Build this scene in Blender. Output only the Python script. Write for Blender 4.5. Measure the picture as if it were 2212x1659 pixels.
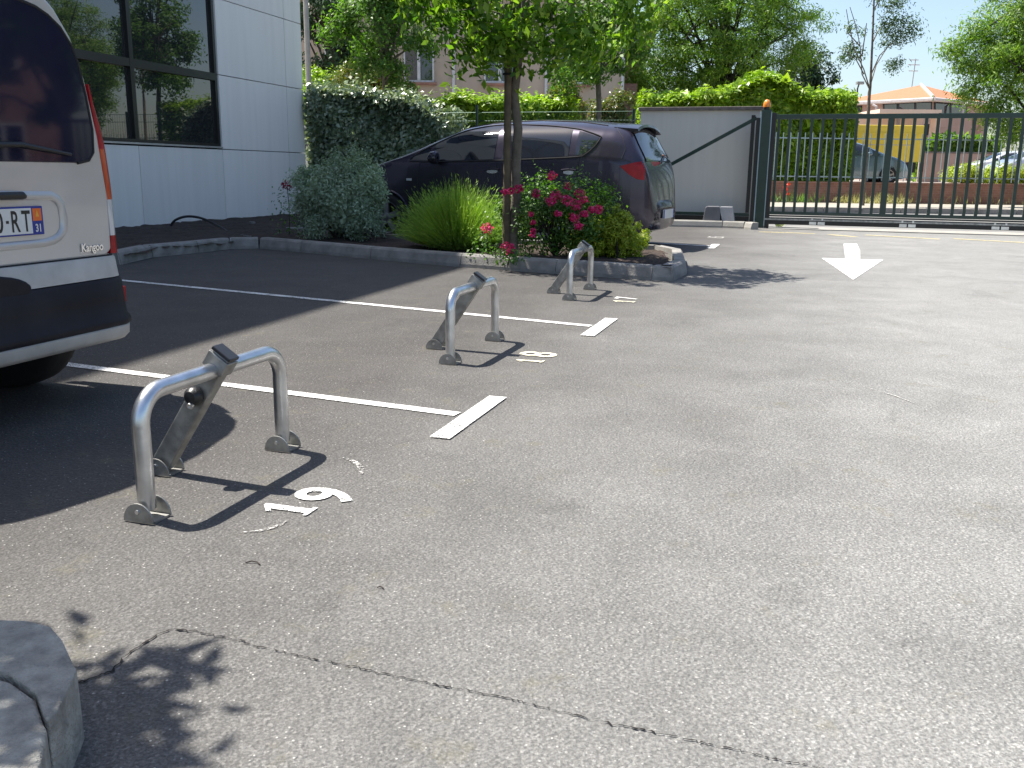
import bpy, math, random
import numpy as np
from mathutils import Vector, Matrix
D=bpy.data; SC=bpy.context.scene
for o in list(D.objects): D.objects.remove(o)
rad=math.radians
# ---------------------------------------------------------------- camera
FPX,YH,ROLL,CH=2000.,371.,.012,.93
_p=math.atan((829.5-YH)/FPX); _c,_n=math.cos(ROLL),math.sin(ROLL)
_F=np.array([0,math.cos(_p),-math.sin(_p)]); _R0=np.array([1,0,0.]); _U0=np.array([0,math.sin(_p),math.cos(_p)])
_R=_R0*_c+_U0*_n; _U=_U0*_c-_R0*_n
cam=D.cameras.new('camera'); co=D.objects.new('camera',cam); SC.collection.objects.link(co)
cam.lens=36*FPX/2212; cam.sensor_width=36; cam.clip_start=.05; cam.clip_end=3000
co.matrix_world=Matrix(((_R[0],_U[0],-_F[0],0),(_R[1],_U[1],-_F[1],0),(_R[2],_U[2],-_F[2],CH),(0,0,0,1)))
SC.camera=co
# ---------------------------------------------------------------- sky, sun, exposure
SH=np.array([.47,-.25])                      # shadow cast per metre of height
sun_dir=Vector((-SH[0],-SH[1],1)).normalized()   # towards the sun
ELEV=math.asin(sun_dir.z); AZ=math.atan2(sun_dir.x,sun_dir.y)
w=D.worlds.new("World"); SC.world=w; w.use_nodes=True; nt=w.node_tree
bg=nt.nodes['Background']; sky=nt.nodes.new('ShaderNodeTexSky'); sky.sky_type='NISHITA'; sky.sun_disc=False
sky.sun_elevation=ELEV; sky.sun_rotation=AZ; sky.air_density=1.0; sky.dust_density=1.6; sky.ozone_density=1.4
nt.links.new(sky.outputs[0],bg.inputs[0]); bg.inputs[1].default_value=.10
sl=D.lights.new('sun','SUN'); sl.energy=5.0; sl.angle=rad(.53); sl.color=(1,.955,.88)
so=D.objects.new('sun',sl); SC.collection.objects.link(so); so.rotation_euler=sun_dir.to_track_quat('Z','Y').to_euler(); so.location=(-6,4,20)
SC.view_settings.view_transform='Standard'; SC.view_settings.look='None'; SC.view_settings.exposure=1.12; SC.view_settings.gamma=1
SC.render.engine='CYCLES'
# ---------------------------------------------------------------- projection helpers (plan coordinates)
def ray(x,y): return _F*FPX+_R*(x-1106)-_U*(y-829.5)
def G(x,y,z=0.):
    d=ray(x,y); t=(z-CH)/d[2]; return np.array([d[0]*t,d[1]*t,z])
def at(x,y,Y):
    d=ray(x,y); t=Y/d[1]; return np.array([d[0]*t,Y,CH+d[2]*t])
U2=np.array([math.cos(rad(72.6)),math.sin(rad(72.6))]); L2=np.array([U2[1],-U2[0]])   # row and lane directions
U3=np.array([U2[0],U2[1],0]); L3=np.array([L2[0],L2[1],0]); Z3=np.array([0,0,1.])
# ---------------------------------------------------------------- materials
def new_mat(name):
    m=D.materials.new(name); m.use_nodes=True; n=m.node_tree.nodes; l=m.node_tree.links
    return m,n,l,n['Principled BSDF']
def noise(n,l,scale,detail=4,rough=.55,coord='Object',dist=0):
    tc=n.new('ShaderNodeTexCoord'); t=n.new('ShaderNodeTexNoise'); t.inputs['Scale'].default_value=scale; t.inputs['Detail'].default_value=detail
    t.inputs['Roughness'].default_value=rough; t.inputs['Distortion'].default_value=dist
    l.new(tc.outputs[coord],t.inputs['Vector']); return t
def ramp(n,l,src,stops):
    r=n.new('ShaderNodeValToRGB'); e=r.color_ramp.elements
    while len(e)<len(stops): e.new(.5)
    for i,(p,c) in enumerate(stops):
        e[i].position=p; e[i].color=(c,c,c,1) if isinstance(c,(int,float)) else (*c,1)
    l.new(src,r.inputs[0]); return r
def mixc(n,l,fac,a,b,mode='MIX'):
    m=n.new('ShaderNodeMix'); m.data_type='RGBA'; m.blend_type=mode
    for s,v in ((m.inputs[0],fac),(m.inputs[6],a),(m.inputs[7],b)):
        if hasattr(v,'links') or hasattr(v,'is_output'): l.new(v,s)
        elif isinstance(v,(int,float)): s.default_value=v
        else: s.default_value=(*v,1)
    return m.outputs[2]
def bump(n,l,b,src,strength,dist=.01):
    k=n.new('ShaderNodeBump'); k.inputs['Strength'].default_value=strength; k.inputs['Distance'].default_value=dist
    l.new(src,k.inputs['Height']); l.new(k.outputs[0],b.inputs['Normal']); return k
def mat(name,col,rough=.6,metal=0,col2=None,scale=6,bumps=0,bscale=60,coat=0,spec=None,lo=.35,hi=.65):
    m,n,l,b=new_mat(name)
    b.inputs['Roughness'].default_value=rough; b.inputs['Metallic'].default_value=metal
    if coat: b.inputs['Coat Weight'].default_value=coat; b.inputs['Coat Roughness'].default_value=.04
    if spec is not None: b.inputs['Specular IOR Level'].default_value=spec
    col2=col2 or tuple(c*.82 for c in col)
    t=noise(n,l,scale); r=ramp(n,l,t.outputs['Fac'],[(lo,0.),(hi,1.)])
    l.new(mixc(n,l,r.outputs[0],col,col2),b.inputs['Base Color'])
    if bumps:
        t2=noise(n,l,bscale,3); bump(n,l,b,t2.outputs['Fac'],bumps)
    return m
def leafmat(name,c1,c2,c3=None,rough=.5,trans=.35,spec=.5):
    m,n,l,b=new_mat(name); out=n['Material Output']
    g=n.new('ShaderNodeNewGeometry'); st=[(0,c1),(1,c2)] if c3 is None else [(0,c1),(.6,c2),(1,c3)]
    r=ramp(n,l,g.outputs['Random Per Island'],st)
    t=noise(n,l,1.3,2); v=ramp(n,l,t.outputs['Fac'],[(.3,.75),(.7,1.2)])
    c=mixc(n,l,1.,r.outputs[0],v.outputs[0],'MULTIPLY')
    l.new(c,b.inputs['Base Color']); b.inputs['Roughness'].default_value=rough; b.inputs['Specular IOR Level'].default_value=spec
    tr=n.new('ShaderNodeBsdfTranslucent'); l.new(mixc(n,l,1.,c,(1.15,1.35,.45),'MULTIPLY'),tr.inputs['Color'])
    ms=n.new('ShaderNodeMixShader'); ms.inputs[0].default_value=trans
    l.new(b.outputs[0],ms.inputs[1]); l.new(tr.outputs[0],ms.inputs[2]); l.new(ms.outputs[0],out.inputs['Surface'])
    return m
# ---------------------------------------------------------------- mesh builder
class MB:
    def __init__(s): s.v=[]; s.f=[]; s.m=[]; s.mi=0
    def add(s,vs,fs):
        o=len(s.v); s.v+= [tuple(float(c) for c in p) for p in vs]; s.f+= [tuple(i+o for i in f) for f in fs]; s.m+=[s.mi]*len(fs); return s
    def box(s,c,size,ax=None):
        ax=ax or ((1,0,0),(0,1,0),(0,0,1)); c=np.array(c,float); A=[np.array(a,float)*h/2 for a,h in zip(ax,size)]
        vs=[c+A[0]*i+A[1]*j+A[2]*k for i in(-1,1) for j in(-1,1) for k in(-1,1)]
        return s.add(vs,[(0,1,3,2),(4,6,7,5),(0,4,5,1),(2,3,7,6),(0,2,6,4),(1,5,7,3)])
    def bbox(s,a,b): a=np.array(a,float);b=np.array(b,float); return s.box((a+b)/2,np.abs(b-a))
    def prism(s,poly,h,axis=(0,0,1)):      # poly: 3D points of one face, extruded along axis*h
        n=len(poly); A=np.array(axis,float)*h; P=[np.array(p,float) for p in poly]
        return s.add(P+[p+A for p in P],[tuple(range(n))[::-1],tuple(range(n,2*n))]+[(i,(i+1)%n,n+(i+1)%n,n+i) for i in range(n)])
    def tube(s,path,r,n=10,cap=True):
        P=[np.array(p,float) for p in path]; R=r if hasattr(r,'__len__') else [r]*len(P); rings=[]; prev=None
        for i,p in enumerate(P):
            t=P[min(i+1,len(P)-1)]-P[max(i-1,0)]; t/=max(np.linalg.norm(t),1e-9)
            a=prev if prev is not None else (np.array([0,0,1.]) if abs(t[2])<.9 else np.array([1.,0,0]))
            a=a-t*np.dot(a,t); a/=np.linalg.norm(a); b=np.cross(t,a); prev=a
            rings+=[p+R[i]*(a*math.cos(2*math.pi*k/n)+b*math.sin(2*math.pi*k/n)) for k in range(n)]
        fs=[(i*n+k,i*n+(k+1)%n,(i+1)*n+(k+1)%n,(i+1)*n+k) for i in range(len(P)-1) for k in range(n)]
        if cap: fs+=[tuple(range(n))[::-1],tuple(range((len(P)-1)*n,len(P)*n))]
        return s.add(rings,fs)
    def lathe(s,prof,c,axis,n=32):         # prof: (distance along axis, radius)
        axis=np.array(axis,float)/np.linalg.norm(axis); a=np.array([0,0,1.]) if abs(axis[2])<.9 else np.array([1.,0,0]); a-=axis*np.dot(a,axis); a/=np.linalg.norm(a); b=np.cross(axis,a); c=np.array(c,float)
        vs=[c+axis*h+r*(a*math.cos(2*math.pi*k/n)+b*math.sin(2*math.pi*k/n)) for h,r in prof for k in range(n)]
        return s.add(vs,[(i*n+k,i*n+(k+1)%n,(i+1)*n+(k+1)%n,(i+1)*n+k) for i in range(len(prof)-1) for k in range(n)])
    def build(s,name,m,parent=None,smooth=False,bevel=0,angle=35,wn=False):
        me=D.meshes.new(name); me.from_pydata(s.v,[],s.f)
        for q in (m if isinstance(m,(list,tuple)) else [m]): me.materials.append(q)
        if any(s.m): me.polygons.foreach_set('material_index',s.m)
        me.validate(); me.update()
        o=D.objects.new(name,me); SC.collection.objects.link(o)
        if parent is not None: o.parent=parent
        if smooth:
            me.polygons.foreach_set('use_smooth',[True]*len(me.polygons)); me.set_sharp_from_angle(angle=rad(angle))
        if bevel:
            b=o.modifiers.new('bevel','BEVEL'); b.width=bevel; b.segments=2; b.limit_method='ANGLE'; b.angle_limit=rad(40)
        return o
def tag(o,label=None,cat=None,group=None,kind=None):
    if label: o['label']=label
    if cat: o['category']=cat
    if group: o['group']=group
    if kind: o['kind']=kind
    return o
def empty(name,loc,rz=0,label=None,cat=None,group=None):
    o=D.objects.new(name,None); SC.collection.objects.link(o); o.location=tuple(float(v) for v in loc); o.rotation_euler=(0,0,rz); o.empty_display_size=.2
    return tag(o,label,cat,group)
KIDS={}
def copy_tree(o,loc=None,rz=None,label=None):
    c=o.copy(); SC.collection.objects.link(c)
    if loc is not None: c.location=tuple(float(v) for v in loc)
    if rz is not None: c.rotation_euler=(0,0,rz)
    if label: c['label']=label
    for ch in [x for x in D.objects if x.parent==o]:
        k=copy_tree(ch); k.parent=c
    return c
def cat(pts,k=6):
    P=[np.array(p) for p in pts]; P=[P[0]*2-P[1]]+P+[P[-1]*2-P[-2]]; out=[]
    for i in range(1,len(P)-2):
        for j in range(k): t=j/k; out.append(.5*((2*P[i])+(-P[i-1]+P[i+1])*t+(2*P[i-1]-5*P[i]+4*P[i+1]-P[i+2])*t*t+(-P[i-1]+3*P[i]-3*P[i+1]+P[i+2])*t**3))
    return out+[P[-2]]
def struct(o): return tag(o,kind='structure')
def npmesh(name,V,F4,m,parent=None):
    me=D.meshes.new(name); nv=len(V); nf=len(F4)
    me.vertices.add(nv); me.vertices.foreach_set('co',np.asarray(V,np.float32).ravel())
    me.loops.add(nf*4); me.loops.foreach_set('vertex_index',np.asarray(F4,np.int32).ravel())
    me.polygons.add(nf); me.polygons.foreach_set('loop_start',np.arange(0,nf*4,4,dtype=np.int32))
    me.update(calc_edges=True); me.validate(); me.materials.append(m)
    o=D.objects.new(name,me); SC.collection.objects.link(o)
    if parent is not None: o.parent=parent
    return o
def unit(a): return a/np.maximum(np.linalg.norm(a,axis=1,keepdims=True),1e-9)
def leafarr(P,out,size,aspect=.42,jit=.7,up=.35,droop=0.,rng=None,var=.3,along=None):
    N=len(P); n=unit(out+rng.normal(0,jit,(N,3))+np.array([0,0,up]))
    t=rng.normal(0,1,(N,3)) if along is None else along+rng.normal(0,.25,(N,3))
    t[:,2]-=droop; t=unit(t-n*np.sum(t*n,1,keepdims=True)); b=np.cross(n,t)
    s=(size*(1+rng.uniform(-var,var,N)))[:,None]; fo=n*s*.10
    V=np.stack([P,P+t*s*.45+b*s*aspect*.5+fo,P+t*s-fo*.6,P+t*s*.45-b*s*aspect*.5+fo],1).reshape(-1,3)
    return V
def leafmesh(name,Vs,m,parent=None):
    V=np.concatenate(Vs); return npmesh(name,V,np.arange(len(V)).reshape(-1,4),m,parent)
def crown_pts(c,R,ncl,per,cr,rng,shell=.55,flat=1.):
    c=np.array(c,float);R=np.array(R,float)
    d=unit(rng.normal(0,1,(ncl,3))); r=rng.uniform(shell,1,ncl)**.8; ph=rng.uniform(0,6.28,3); r*=1+.13*np.sin(3*np.arctan2(d[:,1],d[:,0])+ph[0])+.10*np.sin(5*d[:,2]+4*d[:,0]+ph[1]); cc=c+d*R*r[:,None]
    P=np.repeat(cc,per,0)+unit(rng.normal(0,1,(ncl*per,3)))*(rng.uniform(.1,1,(ncl*per,1))**.6)*cr*np.array([1,1,flat])*np.repeat(rng.uniform(.6,1.3,(ncl,1)),per,0)
    out=unit((P-np.repeat(cc,per,0))/cr*.8+unit((P-c)/R)*.7)
    return P,out,cc
def branchy(mb,base,top,r0,r1,targets,rng,n=8,split=.55,spread=1):
    base=np.array(base,float);top=np.array(top,float)
    k=7; path=[base+(top-base)*i/k+np.append(rng.normal(0,r0*.25,2),0)*(0<i<k) for i in range(k+1)]
    mb.tube(path,[r0+(r1-r0)*i/k for i in range(k+1)],n)
    for tg in targets:
        f=rng.uniform(split,1.); s=base+(top-base)*f; tg=np.array(tg,float); mid=(s+tg)/2+np.array([0,0,.12])*np.linalg.norm(tg-s)
        mb.tube([s,s+(mid-s)*.5+np.array([0,0,.02]),mid,tg],[r1*.8,r1*.6,r1*.42,r1*.15],5)
# ================================================================= MATERIALS
def asphalt():
    m,n,l,b=new_mat('asphalt')
    tc=n.new('ShaderNodeTexCoord'); P=tc.outputs['Object']
    # worn paler driving lane against darker bays (position along the lane direction)
    dp=n.new('ShaderNodeVectorMath'); dp.operation='DOT_PRODUCT'; l.new(P,dp.inputs[0]); dp.inputs[1].default_value=(L2[0],L2[1],0)
    big=noise(n,l,.55,3,.5); mid=noise(n,l,2.2,4,.6,dist=.6)
    mp=n.new('ShaderNodeMapping'); mp.inputs['Rotation'].default_value=(0,0,rad(20)); mp.inputs['Scale'].default_value=(.35,2.2,1); l.new(P,mp.inputs['Vector'])
    st=n.new('ShaderNodeTexNoise'); st.inputs['Scale'].default_value=.9; st.inputs['Detail'].default_value=3; l.new(mp.outputs[0],st.inputs['Vector'])
    a1=n.new('ShaderNodeMath'); a1.operation='MULTIPLY_ADD'; l.new(big.outputs['Fac'],a1.inputs[0]); a1.inputs[1].default_value=1.6; l.new(dp.outputs['Value'],a1.inputs[2])
    lane=ramp(n,l,a1.outputs[0],[(0.,0.),(1.,1.)]); mr=n.new('ShaderNodeMapRange'); l.new(a1.outputs[0],mr.inputs[0]); mr.inputs[1].default_value=-1.2; mr.inputs[2].default_value=1.7
    base=mixc(n,l,mr.outputs[0],(.064,.059,.055),(.205,.203,.194))
    r1=ramp(n,l,mid.outputs['Fac'],[(.3,.86),(.7,1.12)]); base=mixc(n,l,1.,base,r1.outputs[0],'MULTIPLY')
    r2=ramp(n,l,st.outputs['Fac'],[(.3,.95),(.52,1.0),(.72,1.06)]); base=mixc(n,l,1.,base,r2.outputs[0],'MULTIPLY')
    fine=noise(n,l,170,2,.7); r3=ramp(n,l,fine.outputs['Fac'],[(.3,.70),(.5,1.),(.72,1.4)]); base=mixc(n,l,1.,base,r3.outputs[0],'MULTIPLY')
    # individual aggregate grains, then dark drips under parked cars
    ag=n.new('ShaderNodeTexVoronoi'); ag.inputs['Scale'].default_value=185; l.new(P,ag.inputs['Vector']); aw=n.new('ShaderNodeTexWhiteNoise'); l.new(ag.outputs['Position'],aw.inputs['Vector'])
    ra=ramp(n,l,aw.outputs['Value'],[(0.,.55),(.5,.95),(.85,1.25),(1.,1.9)]); base=mixc(n,l,.52,base,ra.outputs[0],'MULTIPLY')
    dr=noise(n,l,1.7,5,.7,dist=1.2); rd=ramp(n,l,dr.outputs['Fac'],[(.60,1.),(.70,.80)]); base=mixc(n,l,1.,base,rd.outputs[0],'MULTIPLY')
    mo=noise(n,l,5,5,.7); rm=ramp(n,l,mo.outputs['Fac'],[(.58,0.),(.72,.45)]); base=mixc(n,l,rm.outputs[0],base,(.13,.118,.075))
    # pale stone chips
    vo=n.new('ShaderNodeTexVoronoi'); vo.inputs['Scale'].default_value=95; l.new(P,vo.inputs['Vector']); rs=ramp(n,l,vo.outputs['Distance'],[(.12,1.),(.26,0.)])
    wn=n.new('ShaderNodeTexWhiteNoise'); l.new(vo.outputs['Position'],wn.inputs['Vector']); rw=ramp(n,l,wn.outputs['Value'],[(.83,0.),(.93,1.)])
    k=n.new('ShaderNodeMath'); k.operation='MULTIPLY'; l.new(rs.outputs[0],k.inputs[0]); l.new(rw.outputs[0],k.inputs[1])
    base=mixc(n,l,k.outputs[0],base,(.40,.39,.36))
    vo2=n.new('ShaderNodeTexVoronoi'); vo2.inputs['Scale'].default_value=9; l.new(P,vo2.inputs['Vector']); rs2=ramp(n,l,vo2.outputs['Distance'],[(.02,1.),(.035,0.)])
    wn2=n.new('ShaderNodeTexWhiteNoise'); l.new(vo2.outputs['Position'],wn2.inputs['Vector']); rw2=ramp(n,l,wn2.outputs['Value'],[(.75,0.),(.8,1.)])
    k2=n.new('ShaderNodeMath'); k2.operation='MULTIPLY'; l.new(rs2.outputs[0],k2.inputs[0]); l.new(rw2.outputs[0],k2.inputs[1])
    base=mixc(n,l,k2.outputs[0],base,(.46,.45,.42))
    l.new(base,b.inputs['Base Color']); b.inputs['Roughness'].default_value=.82; b.inputs['Specular IOR Level'].default_value=.35
    h=n.new('ShaderNodeMath'); h.operation='MULTIPLY_ADD'; l.new(vo.outputs['Distance'],h.inputs[0]); h.inputs[1].default_value=-1.2; l.new(fine.outputs['Fac'],h.inputs[2])
    bump(n,l,b,h.outputs[0],.55,.006)
    return m
def paint(name,col,wear=.42):
    m,n,l,b=new_mat(name); out=n['Material Output']
    f=noise(n,l,120,3,.75); mdd=noise(n,l,7,3)
    a=n.new('ShaderNodeMath'); a.operation='ADD'; l.new(f.outputs['Fac'],a.inputs[0])
    mr=n.new('ShaderNodeMath'); mr.operation='MULTIPLY'; mr.inputs[1].default_value=.35; l.new(mdd.outputs['Fac'],mr.inputs[0]); l.new(mr.outputs[0],a.inputs[1])
    r=ramp(n,l,a.outputs[0],[(wear,1.),(wear+.05,0.)])
    l.new(mixc(n,l,r.outputs[0],col,tuple(c*.35 for c in col)),b.inputs['Base Color']); b.inputs['Roughness'].default_value=.7
    tr=n.new('ShaderNodeBsdfTransparent'); ms=n.new('ShaderNodeMixShader'); r2=ramp(n,l,a.outputs[0],[(wear-.06,1.),(wear,0.)])
    l.new(r2.outputs[0],ms.inputs[0]); l.new(b.outputs[0],ms.inputs[1]); l.new(tr.outputs[0],ms.inputs[2]); l.new(ms.outputs[0],out.inputs['Surface'])
    return m
def brick_mat(name,c1,c2,mort,sx=4,rotx=True):
    m,n,l,b=new_mat(name); tc=n.new('ShaderNodeTexCoord'); mp=n.new('ShaderNodeMapping'); mp.inputs['Rotation'].default_value=(rad(90) if rotx else 0,0,0)
    br=n.new('ShaderNodeTexBrick'); br.inputs['Scale'].default_value=sx; br.inputs['Color1'].default_value=(*c1,1); br.inputs['Color2'].default_value=(*c2,1); br.inputs['Mortar'].default_value=(*mort,1)
    br.inputs['Mortar Size'].default_value=.012; l.new(tc.outputs['Object'],mp.inputs['Vector']); l.new(mp.outputs[0],br.inputs['Vector'])
    t=noise(n,l,2,4); r=ramp(n,l,t.outputs['Fac'],[(.3,.75),(.7,1.15)])
    l.new(mixc(n,l,1.,br.outputs['Color'],r.outputs[0],'MULTIPLY'),b.inputs['Base Color']); b.inputs['Roughness'].default_value=.9
    return m
def tile_mat(name,c1,c2):
    m,n,l,b=new_mat(name); tc=n.new('ShaderNodeTexCoord'); wv=n.new('ShaderNodeTexWave'); wv.inputs['Scale'].default_value=1.6; wv.bands_direction='X'; l.new(tc.outputs['Object'],wv.inputs['Vector'])
    wz=n.new('ShaderNodeTexWave'); wz.inputs['Scale'].default_value=1.1; wz.bands_direction='Y'; l.new(tc.outputs['Object'],wz.inputs['Vector'])
    t=noise(n,l,3,4); a=mixc(n,l,t.outputs['Fac'],c1,c2); r=ramp(n,l,wv.outputs['Fac'],[(0,.62),(.5,1.05)]); r2=ramp(n,l,wz.outputs['Fac'],[(0,.85),(.4,1.)])
    a=mixc(n,l,1.,a,r.outputs[0],'MULTIPLY'); l.new(mixc(n,l,1.,a,r2.outputs[0],'MULTIPLY'),b.inputs['Base Color']); b.inputs['Roughness'].default_value=.85
    bump(n,l,b,wv.outputs['Fac'],.6,.03); return m
def render_mat(name,c,sc=90):
    return mat(name,c,.9,col2=tuple(x*.88 for x in c),scale=1.2,bumps=.25,bscale=sc)
def streak_mat(name,col,rough,col2=None,scale=.8,bumps=0,bscale=1):
    m,n,l,b=new_mat(name); tc=n.new('ShaderNodeTexCoord'); mp=n.new('ShaderNodeMapping'); mp.inputs['Scale'].default_value=(5,5,.35); l.new(tc.outputs['Object'],mp.inputs['Vector'])
    t=n.new('ShaderNodeTexNoise'); t.inputs['Scale'].default_value=1.6; t.inputs['Detail'].default_value=5; l.new(mp.outputs[0],t.inputs['Vector']); r=ramp(n,l,t.outputs['Fac'],[(.35,.95),(.6,1.)])
    g=n.new('ShaderNodeNewGeometry'); ri=ramp(n,l,g.outputs['Random Per Island'],[(0,.95),(1,1.)]); c=mixc(n,l,1.,col,r.outputs[0],'MULTIPLY'); l.new(mixc(n,l,1.,c,ri.outputs[0],'MULTIPLY'),b.inputs['Base Color']); b.inputs['Roughness'].default_value=rough; return m
A=asphalt()
M=dict(
 asphalt=A,
 road=mat('road_asphalt',(.20,.195,.185),.85,col2=(.16,.155,.15),scale=1.5,bumps=.3,bscale=90),
 pave=mat('pavement',(.34,.31,.26),.9,col2=(.26,.235,.19),scale=2.5,bumps=.3,bscale=80),
 earth=mat('far_ground',(.09,.10,.05),.95,col2=(.14,.12,.08),scale=.3),
 pinkground=mat('pink_gravel',(.36,.29,.25),.95,col2=(.30,.25,.21),scale=1.5,bumps=.3),
 white=paint('road_paint_white',(.70,.69,.66),.60), worn=paint('road_paint_worn',(.62,.60,.55),.60), faint=paint('road_paint_scuff',(.5,.48,.45),.72),
 cream=paint('road_paint_cream',(.68,.64,.48),.60), yellow=paint('road_paint_yellow',(.66,.56,.27),.62),
 crack=mat('crack',(.012,.010,.009),1.),
 concrete=mat('kerb_concrete',(.30,.285,.265),.9,col2=(.20,.19,.175),scale=7,bumps=.5,bscale=70),
 concrete_light=mat('pale_concrete',(.33,.315,.285),.9,col2=(.25,.24,.215),scale=5,bumps=.4,bscale=70),
 concrete_old=mat('weathered_kerb',(.40,.385,.34),.95,col2=(.20,.19,.17),scale=22,bumps=1.,bscale=110,lo=.3,hi=.7),
 mortar=mat('mortar',(.52,.50,.46),.9,bumps=.5),
 soil=mat('bed_soil',(.022,.014,.011),1.,col2=(.055,.036,.026),scale=26,bumps=1.,bscale=45),
 galv=mat('galvanised_steel',(.72,.73,.74),.30,1.,col2=(.56,.57,.58),scale=14,bumps=.06,bscale=50),
 galvdull=mat('dull_galvanised_steel',(.44,.435,.41),.5,.85,col2=(.26,.255,.24),scale=18,bumps=.15,bscale=60),
 blackplastic=mat('black_plastic',(.012,.012,.014),.4), blackcap=mat('black_cap',(.02,.02,.024),.35),
 bumperblack=mat('bumper_plastic',(.011,.010,.015),.5,spec=.2,col2=(.019,.018,.023),scale=5,bumps=.08,bscale=300),
 rubber=mat('tyre_rubber',(.013,.013,.014),.8,bumps=.2,bscale=40),
 vanpaint=mat('silver_paint',(.52,.51,.50),.33,.35,col2=(.45,.44,.43),scale=2.2,coat=.6),
 vanband=mat('dusty_silver_plastic',(.50,.48,.45),.5,.0,col2=(.38,.365,.34),scale=6),
 glass=mat('dark_glass',(.014,.018,.026),.03,0,spec=1.0,col2=(.014,.015,.02)),
 vanglass=mat('tinted_glass',(.008,.009,.028),.04,0,spec=.45,col2=(.02,.02,.04),scale=1.5),
 caraubergine=mat('aubergine_paint',(.044,.038,.058),.26,.6,col2=(.049,.042,.063),scale=3,coat=.35),
 red=mat('red_lens',(.36,.005,.010),.3,spec=.3,col2=(.24,.003,.008),scale=18), amber=mat('amber_lens',(.50,.055,.008),.15,coat=.8), clear=mat('clear_lens',(.55,.56,.58),.1,coat=.8),
 alloy=mat('alloy_rim',(.33,.33,.35),.35,.8), chrome=mat('chrome',(.75,.75,.77),.12,1.),
 plate=mat('plate_white',(.72,.72,.70),.4), plateblue=mat('plate_blue',(.01,.03,.28),.4), plateorange=mat('plate_orange',(.85,.17,.02),.4), ink=mat('plate_ink',(.008,.008,.01),.4), yellowmark=mat('plate_mark',(.85,.42,.05),.4),
 panel=streak_mat('facade_panel',(.90,.87,.82),.5,col2=(.80,.79,.78),scale=.8,bumps=.04,bscale=120), darkgap=mat('joint_dark',(.02,.02,.022),.9),
 frame=mat('black_frame',(.012,.012,.013),.35), sill=mat('aluminium_sill',(.55,.56,.58),.4,.6), officeglass=mat('office_glass',(.02,.022,.024),.015,0,spec=1.3,col2=(.026,.028,.03)),
 plinth=mat('plinth',(.30,.29,.30),.9,bumps=.3), greendark=mat('dark_green_paint',(.006,.026,.020),.38,.0,col2=(.009,.034,.026),scale=9,coat=.2),
 gatewall=streak_mat('grey_render',(.62,.60,.545),.9), coping=mat('coping',(.13,.11,.10),.9,bumps=.6,col2=(.2,.17,.15),scale=12),
 orange=mat('beacon_orange',(.85,.25,.02),.25,coat=.6), greybox=mat('grey_housing',(.16,.16,.17),.5), lightbox=mat('pale_housing',(.42,.42,.43),.45),
 brick=brick_mat('garden_brick',(.30,.15,.115),(.25,.12,.09),(.30,.22,.18),3.5), brick2=brick_mat('house_brick',(.36,.19,.14),(.30,.15,.11),(.34,.28,.24),3.),
 fence=mat('pale_blue_metal',(.33,.43,.47),.45,.3), wire=mat('green_wire',(.02,.09,.05),.5,.2),
 beige=render_mat('beige_render',(.52,.43,.35),60), pink=render_mat('pink_render',(.42,.29,.24),60), peach=render_mat('peach_render',(.68,.53,.42),60), whitepvc=mat('white_frame',(.72,.73,.75),.45),
 tile=tile_mat('terracotta_tiles',(.50,.155,.07),(.55,.20,.10)), tile2=tile_mat('old_tiles',(.42,.25,.18),(.55,.36,.28)), gutter=mat('gutter',(.50,.46,.44),.5),
 truckyellow=mat('yellow_truck_panel',(.74,.57,.05),.45,col2=(.68,.52,.05),coat=.2), steelblue=mat('blue_car_paint',(.12,.19,.24),.25,.4,coat=1.), whitecar=mat('white_car_paint',(.72,.73,.76),.25,coat=1.), silvercar=mat('silver_car_paint',(.55,.57,.60),.25,.5,coat=1.), 
 bark=mat('grey_bark',(.16,.135,.105),.95,col2=(.10,.085,.065),scale=14,bumps=.8,bscale=40), barkdark=mat('dark_bark',(.045,.035,.03),.95,bumps=.8), stake=mat('weathered_stake',(.13,.10,.06),.9,col2=(.08,.062,.04),scale=10,bumps=.5,bscale=30),
 pole=mat('galvanised_pole',(.38,.37,.35),.6,.3,bumps=.1), hose=mat('black_hose',(.012,.012,.014),.45), red_dark=mat('red_paint',(.35,.02,.03),.35,coat=.6))
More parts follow.
